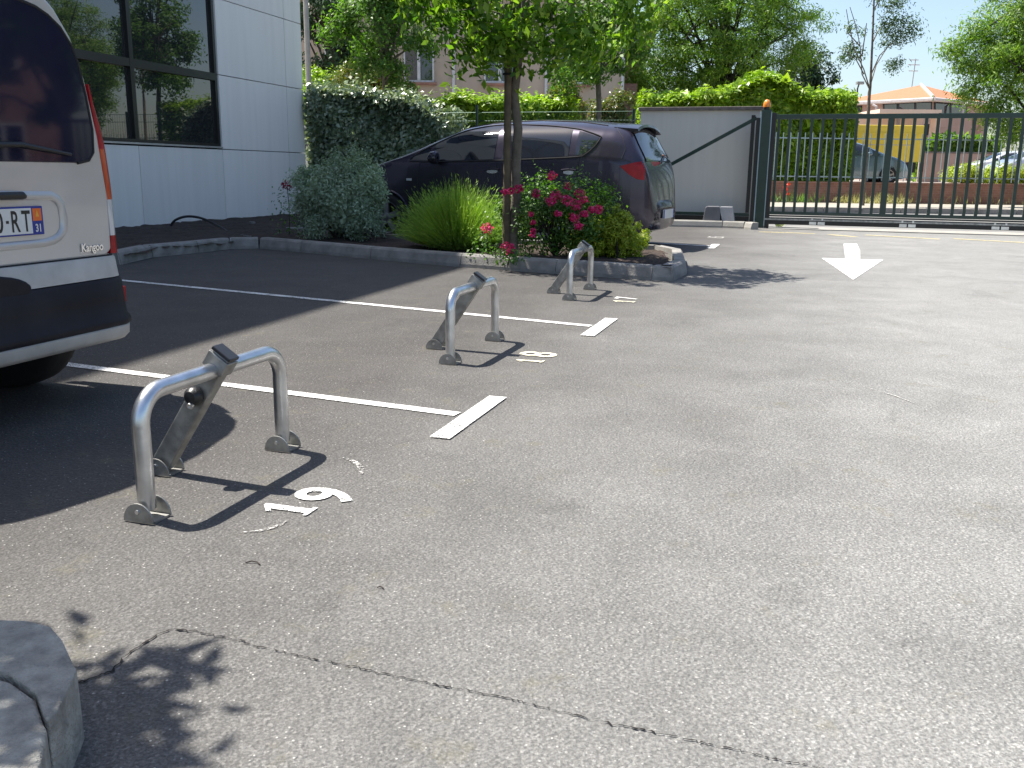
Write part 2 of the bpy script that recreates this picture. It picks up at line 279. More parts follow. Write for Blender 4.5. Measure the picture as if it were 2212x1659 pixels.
LM=dict(
 main=leafmat('leaf_ornamental',(.06,.15,.018),(.16,.29,.03),(.32,.44,.06),trans=.5),
 liquid=leafmat('leaf_liquidambar',(.05,.13,.02),(.10,.21,.03),(.20,.32,.05),trans=.45),
 dark=leafmat('leaf_dark',(.012,.04,.012),(.025,.07,.02),trans=.2),
 silver=leafmat('leaf_silver_hedge',(.10,.16,.09),(.20,.26,.15),(.42,.46,.32),rough=.3,trans=.15,spec=.8),
 laurel=leafmat('leaf_laurel',(.12,.23,.015),(.26,.40,.02),(.42,.54,.05),rough=.35,trans=.40),
 acacia=leafmat('leaf_acacia',(.07,.16,.02),(.16,.28,.03),(.30,.41,.06),trans=.48),
 photinia=leafmat('leaf_photinia',(.06,.10,.02),(.13,.18,.03),(.26,.16,.05),rough=.35,trans=.3),
 santolina=leafmat('leaf_silver_bush',(.26,.35,.24),(.38,.49,.34),(.48,.58,.42),rough=.7,trans=.15),
 lavender=leafmat('leaf_lavender',(.15,.25,.04),(.27,.42,.07),(.42,.56,.12),rough=.6,trans=.35),
 rose=leafmat('leaf_rose',(.03,.09,.012),(.08,.18,.025),(.20,.35,.06),trans=.35),
 euonymus=leafmat('leaf_euonymus',(.20,.28,.015),(.36,.44,.03),(.55,.60,.06),trans=.3),
 grass=leafmat('dry_grass',(.30,.28,.13),(.42,.38,.19),(.52,.46,.26),rough=.8,trans=.3),
 thin=leafmat('leaf_thin_tree',(.05,.10,.03),(.10,.17,.05),trans=.35),
 petal=leafmat('petal_magenta',(.50,.008,.10),(.75,.02,.20),(.90,.12,.35),rough=.5,trans=.3),
 petaldark=leafmat('petal_dark_red',(.20,.004,.02),(.35,.01,.05),rough=.5,trans=.3),
 poppy=leafmat('petal_poppy',(.75,.05,.02),(.85,.10,.04),rough=.5,trans=.3))
# ================================================================= GROUND AND MARKINGS
def sheet(name,pts,z,m):
    mb=MB(); mb.add([(p[0],p[1],z) for p in pts],[tuple(range(len(pts)))]); o=mb.build(name,m); 
    if o.data.polygons[0].normal.z<0: o.data.flip_normals()
    return struct(o)
sheet('ground',[(-400,-200),(600,-200),(600,900),(-400,900)],-.02,M['earth'])
GS=np.array([4.30,16.75]); GD=L2.copy()                     # gate line: start and direction
lot=[(-40,-12),(30,-12),tuple(GS+GD*26-U2*.25),tuple(GS-U2*.25),(4.2,16.9),(2.3,17.8),(-6,20.4),(-40,20.4)]
sheet('parking_lot',lot,0,A)
sheet('threshold',[GS-GD*.05-U2*.25,GS+GD*26-U2*.25,GS+GD*26+U2*.9,GS-GD*.05+U2*.9],.001,M['concrete_light'])
sheet('road',[(-40,20.4),(-6,20.4),(2.3,17.86),(4.2,16.98),GS+U2*.4,GS+GD*26+U2*.4,(60,9),(60,24.35),(-40,24.35)],-.004,M['road'])
mb=MB(); mb.bbox((-30,24.5,-.02),(60,29.0,.12)); struct(mb.build('pavement',M['pave']))
mb=MB()
for i in range(90): mb.bbox((-30+i,24.35,-.02),(-30+i+.985,24.498,.13))
struct(mb.build('road_kerb',M['concrete']))
mb=MB(); mb.bbox((-40,29.3,-.02),(120,200,.66)); struct(mb.build('upper_lot',M['pinkground']))
def lane_poly(name,pts,m,z=.004): return sheet(name,pts,z,m)
def strip(name,a,b,wd,m,z=.004):
    a=np.array(a[:2]);b=np.array(b[:2]);d=(b-a)/np.linalg.norm(b-a);n=np.array([-d[1],d[0]])*wd/2
    return lane_poly(name,[a+n,b+n,b-n,a-n],m,z)
T1,T2,T3=G(1018,900)[:2],G(1296,707)[:2],G(1541,532.5)[:2]
for i,(s,T,wd) in enumerate(((G(-60,762),T1,.062),(G(200,600),T2,.07),(G(1300,518.5),T3,.09))):
    d=(T-s[:2])/np.linalg.norm(T-s[:2]); strip('road_marking',s,T-d*.06,wd,M['white'])
for T,ln,wd in ((T1,.66,.078),(T2,.70,.085),(T3,.78,.10)): strip('road_marking',T-U2*ln/2,T+U2*ln/2,wd,M['white'],.006)
def text_mesh(s,h,thick=0,ext=0,bold=.0,sx=1.):
    c=D.curves.new('t','FONT'); c.body=s; c.size=1; c.offset=bold; c.extrude=ext; c.resolution_u=4
    o=D.objects.new('t',c); SC.collection.objects.link(o); dg=bpy.context.evaluated_depsgraph_get(); me=D.meshes.new_from_object(o.evaluated_get(dg))
    D.objects.remove(o); V=np.array([v.co for v in me.vertices]); mn=V.min(0);mx=V.max(0); k=h/(mx[1]-mn[1])
    V=(V-mn); V[:,0]*=k*sx; V[:,1]*=k; F=[tuple(p.vertices) for p in me.polygons]; return V,F
def text_obj(name,s,h,org,ex,ey,m,parent=None,bold=.0,ext=0,sx=1.,en=None,centre=False,smooth=False):
    V,F=text_mesh(s,h,ext=ext,bold=bold,sx=sx); ex=np.array(ex,float);ey=np.array(ey,float); en=np.cross(ex,ey)
    if centre: V[:,0]-=V[:,0].max()/2
    P=[np.array(org)+ex*v[0]+ey*v[1]+en*(v[2]*h) for v in V]; mb=MB(); mb.add(P,F); return mb.build(name,m,parent)
def num(ch,foot,h,m,sx=1.,bold=.03):     # foot = lower left corner of the digit, text up = towards the bay
    o=text_obj('road_number',ch,h,(foot[0],foot[1],.004),U3,-L3,m,bold=bold,sx=sx); struct(o)
def one(foot,h,m,w=.030):   # stencilled 1: stem, slanted flag, pointed serif
    f=np.array(foot[:2]); P=lambda x,y: f+U2*x-L2*y
    o=sheet('road_number',[P(-.016,0),P(w+.016,0),P(w+.016,.012),P(w,.014),P(w,h),P(w-.014,h),P(-.022,h-.032),P(-.018,h-.046),P(0,h-.034),P(0,.014),P(-.016,.012)],.004,m)
one(G(668,1112),.155,M['white'],.034); num('9',G(748,1094),.19,M['white'],.95,.02)
one(G(1172,784),.145,M['cream'],.030); num('8',G(1196,774),.20,M['cream'],.95,.015)
one(G(1370,654),.165,M['cream'],.045); num('7',G(1376,648),.175,M['white'],.9,.02)
num('15',G(1562,515),.24,M['worn'],1.2,.0)
a=G(1775,558);b=G(1908,562);t=G(1843,605);m_=(a+b)/2
sheet('road_marking',[p[:2] for p in (a,t,b)],.004,M['white'])
s1,s2,s3,s4=[G(*p)[:2] for p in ((1826,560),(1822,527),(1851,527),(1858,561))]; mid=G(1858,543)[:2]; sheet('road_marking',[s1,s2,s3,mid,s4],.005,M['white'])
for (c0,c1) in (((1640,501),(1760,505)),((1790,507),(1850,512)),((1870,508),(2030,517)),((2060,516),(2260,527))): strip('road_marking',G(*c0),G(*c1),.10,M['yellow'])
def arc(pts,wd,m):
    P=[np.array(p[:2]) for p in pts]; mb=MB(); n=len(P); L=[];
    for i,p in enumerate(P):
        d=P[min(i+1,n-1)]-P[max(i-1,0)]; d/=np.linalg.norm(d); k=np.array([-d[1],d[0]])*wd/2*(math.sin(math.pi*(i+.3)/(n))+.05); L+=[(*(p+k),.0035),(*(p-k),.0035)]
    mb.add(L,[(2*i,2*i+1,2*i+3,2*i+2) for i in range(n-1)]); o=mb.build('road_marking',m); 
    if o.data.polygons[0].normal.z<0: o.data.flip_normals()
    return struct(o)
arc([G(740,990),G(765,998),G(780,1012),G(781,1026)],.02,M['faint']); arc([G(520,1152),G(560,1149),G(600,1138),G(632,1120)],.014,M['faint'])
arc([G(1860,835),G(1930,855),G(1975,872)],.008,M['faint'])
# crack across the foreground, with a slightly darker older patch in front of it
rng=np.random.default_rng(3)
cp=[(150,1490),(196,1468),(240,1452),(285,1408),(335,1376),(375,1360),(430,1367),(490,1380),(560,1399),(700,1430),(850,1462),(1000,1492),(1100,1512),(1280,1556),(1450,1592),(1600,1626),(1760,1660),(1900,1700)]
W=[]; 
for i in range(len(cp)-1):
    k=max(4,int(math.hypot(cp[i+1][0]-cp[i][0],cp[i+1][1]-cp[i][1])/7))
    for j in range(k): f=j/k; W.append(G(cp[i][0]*(1-f)+cp[i+1][0]*f,cp[i][1]*(1-f)+cp[i+1][1]*f)[:2])
W=np.array(W); W+=rng.normal(0,.0022,W.shape); mb=MB(); L=[]
for i in range(len(W)):
    d=W[min(i+1,len(W)-1)]-W[max(i-1,0)]; d/=np.linalg.norm(d)+1e-9; k=np.array([-d[1],d[0]])*max(.0002,rng.normal(.0009,.0007)*(1.8 if i<40 else 1.)); L+=[(*(W[i]+k),.003),(*(W[i]-k),.003)]
mb.add(L,[(2*i,2*i+1,2*i+3,2*i+2) for i in range(len(W)-1)]); struct(mb.build('crack',M['crack']))
# small litter specks on the asphalt
rng=np.random.default_rng(9)
for (x,y,sz,mm) in ((548,1218,.02,'red_dark'),(822,1272,.008,'red_dark')):
    p=G(x,y); mb=MB(); mb.tube([p+(-sz,0,.003),p+(-sz*.3,sz*.25,.005),p+(sz*.4,sz*.1,.004),p+(sz*.9,-sz*.5,.003)],.0016,6)
    tag(mb.build('twig',M['barkdark']),'small broken twig lying on the asphalt in front of space 19' if sz>.01 else 'tiny dark crumb of bark on the asphalt right of the broken twig','twig')
# ================================================================= KERBS AND PLANTING BED
def kerb(name,pts,m,h=.13,wd=.13,zt=None,seg=1.0,z0=-.02):
    P=[np.array(p[:2],float) for p in pts]; mb=MB(); mo=MB()
    for a,b in zip(P[:-1],P[1:]):
        L=np.linalg.norm(b-a); d=(b-a)/L; n=np.array([-d[1],d[0]]); k=max(1,round(L/seg))
        for i in range(k):
            s=a+d*(L*i/k+.006); e=a+d*(L*(i+1)/k-.006)
            prof=[(0,z0),(.0,h*.25),(.018,h-.02),(.035,h),(wd,h),(wd,z0)]
            A0=[(*(s+n*o),z) for o,z in prof]; B0=[(*(e+n*o),z) for o,z in prof]; q=len(prof)
            mb.add(A0+B0,[tuple(range(q)),tuple(range(q,2*q))[::-1]]+[(j,q+j,q+(j+1)%q,(j+1)%q) for j in range(q)])
            if i or True:
                c=s-d*.006; mo.add([(*(c-d*.007+n*.006),z0),(*(c+d*.007+n*.006),z0),(*(c-d*.007+n*.03),h-.012),(*(c+d*.007+n*.03),h-.012),(*(c-d*.007+n*(wd-.01)),h-.006),(*(c+d*.007+n*(wd-.01)),h-.006)],[(0,1,3,2),(2,3,5,4)])
    o=struct(mb.build(name,m)); mo.build('mortar_joint',M['mortar'],o); return o
bed=[G(*p)[:2] for p in ((262,572),(330,556),(430,546),(500,538),(560,537),(650,545),(800,560),(994,577),(1200,592),(1408,606))]
corner=[np.array([1.28,8.25]),G(1455,607)[:2],G(1484,592)[:2],G(1488,560)[:2]]
far=[np.array([1.72,10.75]),np.array([.9,11.1]),np.array([-.9,11.8]),np.array([-2.6,12.6]),np.array([-4.0,13.6])]
kerb('kerb',bed+corner[1:3],M['concrete'])
kerb('kerb',[corner[2],np.array([1.86,10.2]),far[0]],M['concrete'],seg=1.)
kerb('kerb',far[:4],M['concrete'])
from mathutils import noise as mn
def soil(name,poly,z,amp=.02,res=.07,mt='soil'):
    # gridded patch clipped to a polygon
    P=np.array(poly); x0,y0=P.min(0); x1,y1=P.max(0); nx=int((x1-x0)/res)+1; ny=int((y1-y0)/res)+1
    def inside(x,y):
        c=False; j=len(P)-1
        for i in range(len(P)):
            if (P[i][1]>y)!=(P[j][1]>y) and x<(P[j][0]-P[i][0])*(y-P[i][1])/(P[j][1]-P[i][1])+P[i][0]: c=not c
            j=i
        return c
    idx={}; vs=[]; fs=[]
    def vid(i,j):
        if (i,j) not in idx:
            x=x0+i*res;y=y0+j*res; idx[(i,j)]=len(vs); vs.append((x,y,z(x,y)+amp*mn.noise(Vector((x*3,y*3,0)))*2+amp*.7*mn.noise(Vector((x*12,y*12,3)))))
        return idx[(i,j)]
    for i in range(nx):
        for j in range(ny):
            if inside(x0+(i+.5)*res,y0+(j+.5)*res): fs.append((vid(i,j),vid(i+1,j),vid(i+1,j+1),vid(i,j+1)))
    mb=MB(); mb.add(vs,fs); return struct(mb.build(name,M[mt],smooth=True,angle=180))
inset=[p+np.array([.05,.07]) for p in bed]
wallC=G(645,466)[:2]; WD=np.array([math.cos(rad(74)),math.sin(rad(74))]); WN=np.array([WD[1],-WD[0]])
def WP(s,z,o=0): p=wallC-WD*s+WN*o; return np.array([p[0],p[1],z])
soilpoly=inset+[np.array([1.45,8.42]),np.array([1.70,10.6]),far[1]-.05,far[2]-.05,far[3]-.05,np.array([-3.4,14.5]),np.array([-4.3,19.5]),WP(-.3,0,.02)[:2],WP(10,0,.02)[:2]]
soil('soil',soilpoly,lambda x,y:.085-.035*min(1,max(0,(y-11)/4)))
# pale stones on the soil by the wall
for p,sz,lb in (((545,482),.05,'flat grey stone on the dark soil left of the silvery bush'),((640,495),.16,'long flat pale stone half under the silvery bush')):
    c=G(p[0],p[1],.06); mb=MB(); mb.add([(c[0]+sz*math.cos(t)*(1+.2*math.sin(3*t)),c[1]+sz*.5*math.sin(t),.055+(.03 if k else 0)) for k in (0,1) for t in [i*math.pi/5 for i in range(10)]],[tuple(range(10,20))]+[(i,(i+1)%10,10+(i+1)%10,10+i) for i in range(10)])
    tag(mb.build('stone',M['concrete'],bevel=.01),lb,'stone')
# foreground kerb block (bottom left) with the start of its bed
fk=empty('kerbstone',(-.84,1.40,0),0,'worn rounded concrete kerbstone at the corner of the near planting bed','kerbstone')
def roundblock(parent,pts,h,name,m,r=.03):
    P=[np.array(p) for p in pts]; n=len(P); c=sum(P)/n; lv=[(0,1.03,),(h*.6,1.0),(h-.03,.965),(h-.014,.935),(h-.004,.895),(h,.85),(h,.4)]
    vs=[]; 
    for z,k in lv: vs+=[(*(c+(p-c)*k),z) for p in P]
    fs=[(i*n+j,i*n+(j+1)%n,(i+1)*n+(j+1)%n,(i+1)*n+j) for i in range(len(lv)-1) for j in range(n)]+[tuple(range((len(lv)-1)*n,len(lv)*n))]
    mb=MB(); mb.add(vs,fs); return mb.build(name,m,parent,smooth=True,angle=60)
def rc(pts,k=5,r=.06):   # round a polygon
    out=[]; n=len(pts)
    for i in range(n):
        a,b,c=np.array(pts[i-1]),np.array(pts[i]),np.array(pts[(i+1)%n]); u=(a-b)/np.linalg.norm(a-b); v=(c-b)/np.linalg.norm(c-b)
        for j in range(k+1): f=j/k; out.append(tuple((b+u*r)*(1-f)**2+2*b*f*(1-f)+(b+v*r)*f*f))
    return out
blk=[G(176,1480,.05)[:2],G(118,1352,.11)[:2],G(-190,1330,.11)[:2],G(-260,1490,.1)[:2],G(70,1650,.03)[:2]]
loc=np.array([-.84,1.40])
def block(parent,pts,h,m):
    mb=MB(); P=[tuple(np.array(p)-loc) for p in pts]; c=sum(np.array(p) for p in P)/len(P); n=len(P)
    vs=[(*(c+(np.array(p)-c)*1.02),-.01) for p in P]+[(*p,h) for p in P]; mb.add(vs,[tuple(range(n,2*n))]+[(i,(i+1)%n,n+(i+1)%n,n+i) for i in range(n)])
    o=mb.build('kerb_block',m,parent,smooth=True,angle=30); b=o.modifiers.new('bevel','BEVEL'); b.width=.012; b.segments=4; b.limit_method='ANGLE'; b.angle_limit=rad(25)
    me=o.data; 
    if me.polygons[0].normal.z<0: me.flip_normals()
    return o
block(fk,[G(*q)[:2] for q in ((110,1356,.125),(135,1385,.125),(160,1440,.125),(172,1500,.08),(166,1560,.05),(138,1640,.04),(112,1640,.06),(97,1560,.12),(78,1500,.125),(25,1462,.125),(-190,1405,.125),(-190,1335,.125),(60,1343,.125))],.128,M['concrete_old'])
block(fk,[G(*q)[:2] for q in ((76,1504,.125),(95,1564,.12),(110,1646,.06),(70,1900,.06),(-300,1900,.12),(-300,1430,.125),(-190,1411,.125),(23,1467,.125))],.122,M['concrete_old'])
nb=[G(-190,1320)[:2]+(-.12,.0),G(-60,1600)[:2],np.array([-1.0,.4]),np.array([-4,.2]),np.array([-4,1.9]),np.array([-1.7,1.9])]
sheet('soil',nb,.10,M['soil'])
# ================================================================= OFFICE BUILDING
WX=np.array([*(-WD),0]); WNN=np.array([*WN,0])
ob=empty('office_building',(wallC[0],wallC[1],0),0,'white panel clad office building with black framed windows on the left','building')
BH=12.4; S0=-.39; S1=30.
def wbox(mb,s0,s1,z0,z1,o0,o1):
    O=np.array([wallC[0],wallC[1],0]); c=WP((s0+s1)/2,(z0+z1)/2,(o0+o1)/2)-O; mb.box(c,(s1-s0,o1-o0,z1-z0),(WX,WNN,(0,0,1))); return mb
mb=MB(); wbox(mb,S0+.02,S1,-.1,BH,-12,-.12); mb.build('wall',M['darkgap'],ob)
mb=MB(); wbox(mb,S0+.04,S1,-.3,.03,-.118,-.02); mb.build('plinth',M['plinth'],ob)
pan=MB(); g=.007
sx=[S0,.285,2.60]+[2.60+2.25*i for i in range(1,13)]
rows=[.03+0*0,1.255]+[1.255+1.25*i for i in range(1,10)]; rows[0]=.035
WINS=[]
for fl in range(3): WINS.append((2.62,9.35,1.30+3.75*fl,4.45+3.75*fl-.25)); WINS.append((11.6,20.6,1.30+3.75*fl,4.45+3.75*fl-.25))
def inwin(s0,s1,z0,z1):
    sc,zc=(s0+s1)/2,(z0+z1)/2
    return any(a-.05<sc<b+.05 and c-.1<zc<d+.3 for a,b,c,d in WINS)
for i in range(len(sx)-1):
    for j in range(len(rows)-1):
        z1=min(rows[j+1],BH)
        if rows[j]>=BH or inwin(sx[i],sx[i+1],rows[j],z1): continue
        if i==0 and False: pass
        wbox(pan,sx[i]+g,sx[i+1]-g,rows[j]+g,z1-g,-.118,0)
for a,b,c,d in WINS:   # spandrel above each window band
    top=[r for r in rows if r>d+.01][0]; 
    if top-d>.1: wbox(pan,a+g,b-g,d+.04,top-g,-.118,0)
pan.build('wall_panel',M['panel'],ob,bevel=.002)
mb=MB(); wbox(mb,S0,S1,BH,BH+.12,-12,.05); mb.build('roof',M['sill'],ob)
mb=MB()
for k in range(10): # end wall cladding
    z0=.04+1.25*k; O=np.array([wallC[0],wallC[1],0])
    for q in range(5): c=WP(S0-.03,z0+.62,-.1-1.2-2.4*q)-O; mb.box(c,(.06,2.38,1.236),(WX,WNN,(0,0,1)))
mb.build('wall_panel',M['panel'],ob)
for a,b,c,d in WINS:
    fr=MB(); wbox(fr,a,b,c,c+.05,-.11,-.02); wbox(fr,a,b,d-.05,d,-.11,-.02); wbox(fr,a,a+.06,c+.05,d-.05,-.11,-.02); wbox(fr,b-.06,b,c+.05,d-.05,-.11,-.02)
    for sm in (4.84,7.08,13.85,16.1,18.35):
        if a<sm<b: wbox(fr,sm-.045,sm+.045,c+.05,d-.05,-.11,-.015)
    zt=c+1.15; 
    for e0,e1 in zip([a+.06]+[s+.045 for s in (4.84,7.08,13.85,16.1,18.35) if a<s<b],[s-.045 for s in (4.84,7.08,13.85,16.1,18.35) if a<s<b]+[b-.06]): wbox(fr,e0,e1,zt-.05,zt+.07,-.11,-.018)
    wo=fr.build('window_frame',M['frame'],ob)
    gl=MB(); wbox(gl,a+.03,b-.03,c+.03,d-.03,-.115,-.07); gl.build('pane',M['officeglass'],wo)
    sl_=MB(); wbox(sl_,a-.01,b+.01,c-.028,c-.002,-.10,.02); sl_.build('sill',M['sill'],wo)
# ================================================================= PARKING HOOPS
def make_hoop(knob):
    e=empty('parking_barrier',(0,0,0),math.atan2(U2[1],U2[0]))   # local x along the row, y towards the building
    hw,h,r=.345,.345,.024; R=.085
    path=[(-hw,0,.03),(-hw,0,h-R)]+[(-hw+R-R*math.cos(t),0,h-R+R*math.sin(t)) for t in [rad(a) for a in (11,22,34,45,56,68,79,90)]]+[(hw-R+R*math.sin(t),0,h-R+R*math.cos(t)) for t in [rad(a) for a in (0,11,22,34,45,56,68,79)]]+[(hw,0,h-R),(hw,0,.03)]
    MB().tube(path,r,20).build('hoop_tube',M['galv'],e,smooth=True,angle=60)
    def foot(x,y,name='foot_bracket'):
        mb=MB()
        for s in (-1,1):
            poly=[(x+s*.034,y+.047*math.cos(t),.003+.052*math.sin(t)) for t in [math.pi*i/14 for i in range(15)]]; mb.prism(poly,.005*s,(1,0,0))
        mb.box((x,y,.004),(.062,.092,.006)); o=mb.build(name,M['galvdull'],e,smooth=True,angle=40)
        for s in (-1,1): MB().lathe([(0,.007),(.004,.006),(.004,0)],(x+s*.039,y,.032),(s,0,0),10).build('bolt',M['galv'],o)
    foot(-hw,0); foot(hw,0); foot(0,.214)
    a=np.array([0,.214,.03]); b=np.array([0,-.012,h+.02]); d=(b-a)/np.linalg.norm(b-a); top=b+d*.035; nrm=np.cross(d,[1,0,0])
    L=np.linalg.norm(top-a); c=(a+top)/2
    MB().box(c,(.042,.062,L),((1,0,0),nrm,d)).build('stay',M['galvdull'],e,bevel=.004)
    MB().box(top+d*.005,(.05,.07,.012),((1,0,0),nrm,d)).build('end_cap',M['blackcap'],e,bevel=.003)
    MB().box(a+d*L*.93,(.056,.074,.05),((1,0,0),nrm,d)).build('collar',M['galvdull'],e,bevel=.003)
    if knob:
        k=a+d*L*.64+np.array([-.021,0,0])+nrm*.005
        ko=MB().lathe([(0,.027),(.010,.03),(.024,.027),(.034,.018),(.037,0)],k,(-1,0,0),20).build('lock_knob',M['blackplastic'],e,smooth=True)
        MB().lathe([(0,.010),(.012,.010),(.012,.006),(.010,.006),(.010,0)],k+np.array([-.026,0,-.022]),(-1,-.1,-.4),14).build('key_cylinder',M['galv'],ko,smooth=True)
    return e
hoops=[]
for i,(lf,rt,txt) in enumerate((((316,1122),(614,968),'galvanised parking hoop with black lock knob behind the painted 19, nearest the camera'),((969,785),(1072,735),'galvanised parking hoop standing behind the painted 18, middle of the three'),((1224,652),(1279,622),'galvanised parking hoop behind the painted 17, beside the planting bed'))):
    c=(G(*lf)[:2]+G(*rt)[:2])/2
    if i<2: h=make_hoop(i==0); h.location=(c[0],c[1],0); h['category']='parking barrier'; h['label']=txt; h['group']='folding parking hoops in the bays'
    else: h=copy_tree(hoops[1],(c[0],c[1],0),None,txt)
    hoops.append(h)
# ================================================================= VEHICLES
def interp(tab):
    X=[t[0] for t in tab];Yv=[t[1] for t in tab]; return lambda x: float(np.interp(x,X,Yv))
def smoothi(tab):
    P=[np.array(p,float) for p in tab]; P=[P[0]*2-P[1]]+P+[P[-1]*2-P[-2]]; out=[]
    for i in range(1,len(P)-2):
        for j in range(6): t=j/6; out.append(tuple(.5*((2*P[i])+(-P[i-1]+P[i+1])*t+(2*P[i-1]-5*P[i]+4*P[i+1]-P[i+2])*t*t+(-P[i-1]+3*P[i]-3*P[i+1]+P[i+2])*t**3)))
    out.append(tuple(P[-2])); X=[o[0] for o in out];Yv=[o[1] for o in out]; return lambda x: float(np.interp(x,X,Yv))
class Shell:
    def __init__(s,zt,w,zb,belt,tum=.2,pw=6,axles=(),ar=.36,stations=None,Yfn=None):
        s.zt=smoothi(zt);s.w=interp(w);s.zb=interp(zb);s.belt0=interp(belt);s.tum=tum;s.pw=pw;s.ax=axles;s.ar=ar;s.a0=zt[0][0];s.a1=zt[-1][0];s.Yfn=Yfn
        xs=set(np.round(np.linspace(s.a0,s.a1,90),3))|{t[0] for t in zt}
        for a in list(axles): xs|=set(np.round(np.linspace(a-ar-.05,a+ar+.05,34),3))
        s.xs=sorted(xs)
    def belt(s,a): return min(s.belt0(a),s.zt(a)-.10)
    def Y(s,a,z):
        if s.Yfn: return s.Yfn(s,a,z)
        w=s.w(a);b=s.belt(a);zt=s.zt(a);zb=s.zb(a)
        if z<.5: return w*(1-.07*((.5-z)/.3)**2)
        if z<b: k=(z-.5)/max(b-.5,.05); return w*(1-.022*k*k)
        t=min(1,(z-b)/(zt-b)); return max(0,(w*.978-s.tum*t*(zt-b)/.5)*max(0,1-t**s.pw)**.5)
    def top(s,a,b):
        lo,hi=s.belt(a),s.zt(a)
        for _ in range(30):
            m=(lo+hi)/2
            if s.Y(a,m)>b: lo=m
            else: hi=m
        return lo
    def mesh(s,name,m,parent,sides=(1,-1)):
        tz=[.0,.08,.16,.25,.34,.43,.52,.6,.68,.75,.82,.88,.93,.965,.985,.996,1.]
        V=[];F=[];nz=0;pts=[]
        for a in s.xs:
            zb,b,zt=s.zb(a),s.belt(a),s.zt(a); col=[(zb+(b-zb)*i/14) for i in range(14)]+[b+(zt-b)*t for t in tz]
            pts.append([(s.Y(a,z),z) for z in col]); nz=len(col)
        for sd in sides:
            o=len(V)
            for a,c in zip(s.xs,pts): V+=[(a,sd*y,z) for y,z in c]
            for i in range(len(s.xs)-1):
                for j in range(nz-1):
                    ac=(s.xs[i]+s.xs[i+1])/2; zc=(pts[i][j][1]+pts[i][j+1][1]+pts[i+1][j][1]+pts[i+1][j+1][1])/4
                    if any(math.hypot(ac-x,zc-s.az)<s.ar for x in s.ax): continue
                    q=(o+i*nz+j,o+i*nz+j+1,o+(i+1)*nz+j+1,o+(i+1)*nz+j); F.append(q if sd<0 else q[::-1])
            for i in (0,len(s.xs)-1):
                pass
        # end caps
        n2=len(s.xs)*nz
        for i in (0,len(s.xs)-1):
            for j in range(nz-1):
                p=i*nz+j; F.append((p,p+1,n2+p+1,n2+p))
        # underside
        for i in range(len(s.xs)-1): 
            p=i*nz; F.append((p,p+nz,n2+p+nz,n2+p))
        mb=MB(); mb.add(V,F); return mb.build(name,m,parent,smooth=True,angle=50)
    def decal(s,name,topf,botf,a0,a1,m,parent,sd=1,off=.005,na=26,nz=8):
        V=[]
        for i in range(na+1):
            a=a0+(a1-a0)*i/na; zt,zb=topf(a),botf(a)
            for j in range(nz+1): z=zb+(zt-zb)*j/nz; V.append((a,sd*(s.Y(a,z)+off),z))
        F=[(i*(nz+1)+j,(i+1)*(nz+1)+j,(i+1)*(nz+1)+j+1,i*(nz+1)+j+1) for i in range(na) for j in range(nz)]
        if sd>0: F=[f[::-1] for f in F]
        mb=MB(); mb.add(V,F); return mb.build(name,m,parent,smooth=True,angle=60)
    def topdecal(s,name,a0,a1,bw0,bw1,m,parent,off=.006,na=14,nb=16,front=False):
        V=[]
        for i in range(na+1):
            f=i/na; a=a0+(a1-a0)*f; bw=bw0+(bw1-bw0)*f
            for j in range(nb+1):
                b=-bw+2*bw*j/nb; V.append((a-(off if not front else -off),b,s.top(a,abs(b))+off*.6))
        F=[(i*(nb+1)+j,(i+1)*(nb+1)+j,(i+1)*(nb+1)+j+1,i*(nb+1)+j+1) for i in range(na) for j in range(nb)]
        mb=MB(); mb.add(V,F); return mb.build(name,m,parent,smooth=True,angle=60)
    def line(s,name,pts,r,m,parent,sd=1,off=.0):
        P=[]
        if len(pts)>8: pts=[tuple(q) for q in cat(pts,4)]
        for (a,z),(a2,z2) in zip(pts[:-1],pts[1:]):
            k=max(2,int(math.hypot(a2-a,z2-z)/.04)); P+=[(a+(a2-a)*i/k,z+(z2-z)*i/k) for i in range(k)]
        P.append(pts[-1]); return MB().tube([(a,sd*(s.Y(a,z)+off),z) for a,z in P],r,6).build(name,m,parent,smooth=True)
def wheel(parent,x,y,r,wd,sd,rimr=None,spokes=5,name='wheel'):
    rimr=rimr or r*.68; ax=(0,sd,0); c=(x,y,r)
    t=MB().lathe([(-wd/2,rimr*.95),(-wd/2+.01,r*.93),(-wd/2+.03,r*.99),(-.03,r),(.03,r),(wd/2-.03,r*.99),(wd/2-.01,r*.93),(wd/2,rimr*1.12),(wd/2-.008,rimr)],c,ax,40).build(name,M['rubber'],parent,smooth=True,angle=50)
    mb=MB(); mb.lathe([(wd/2-.012,rimr*1.02),(wd/2-.004,rimr),(wd/2-.012,rimr*.93),(wd/2-.07,rimr*.88),(-wd/2,rimr*.9)],c,ax,40)
    mb.lathe([(wd/2-.02,rimr*.26),(wd/2-.012,rimr*.2),(wd/2-.01,0)],c,ax,20)
    for k in range(spokes):
        t0=2*math.pi*k/spokes+.3
        e1=np.array([math.cos(t0),0,math.sin(t0)]); e2=np.array([-math.sin(t0),0,math.cos(t0)]); n=np.array([0,sd,0.])
        o=np.array(c)+n*(wd/2-.02); w0,w1=rimr*.17,rimr*.13
        P=[o+e1*rimr*.1-e2*w0,o+e1*rimr*.95-e2*w1*1.3,o+e1*rimr*.95+e2*w1*1.3,o+e1*rimr*.1+e2*w0]; mb.prism(P,-.03*1,n)
    mb.build('rim',M['alloy'],t,smooth=True,angle=35)
    MB().lathe([(wd/2-.085,rimr*.86),(wd/2-.085,0)],c,ax,24).build('brake_disc',M['frame'],t)
    return t
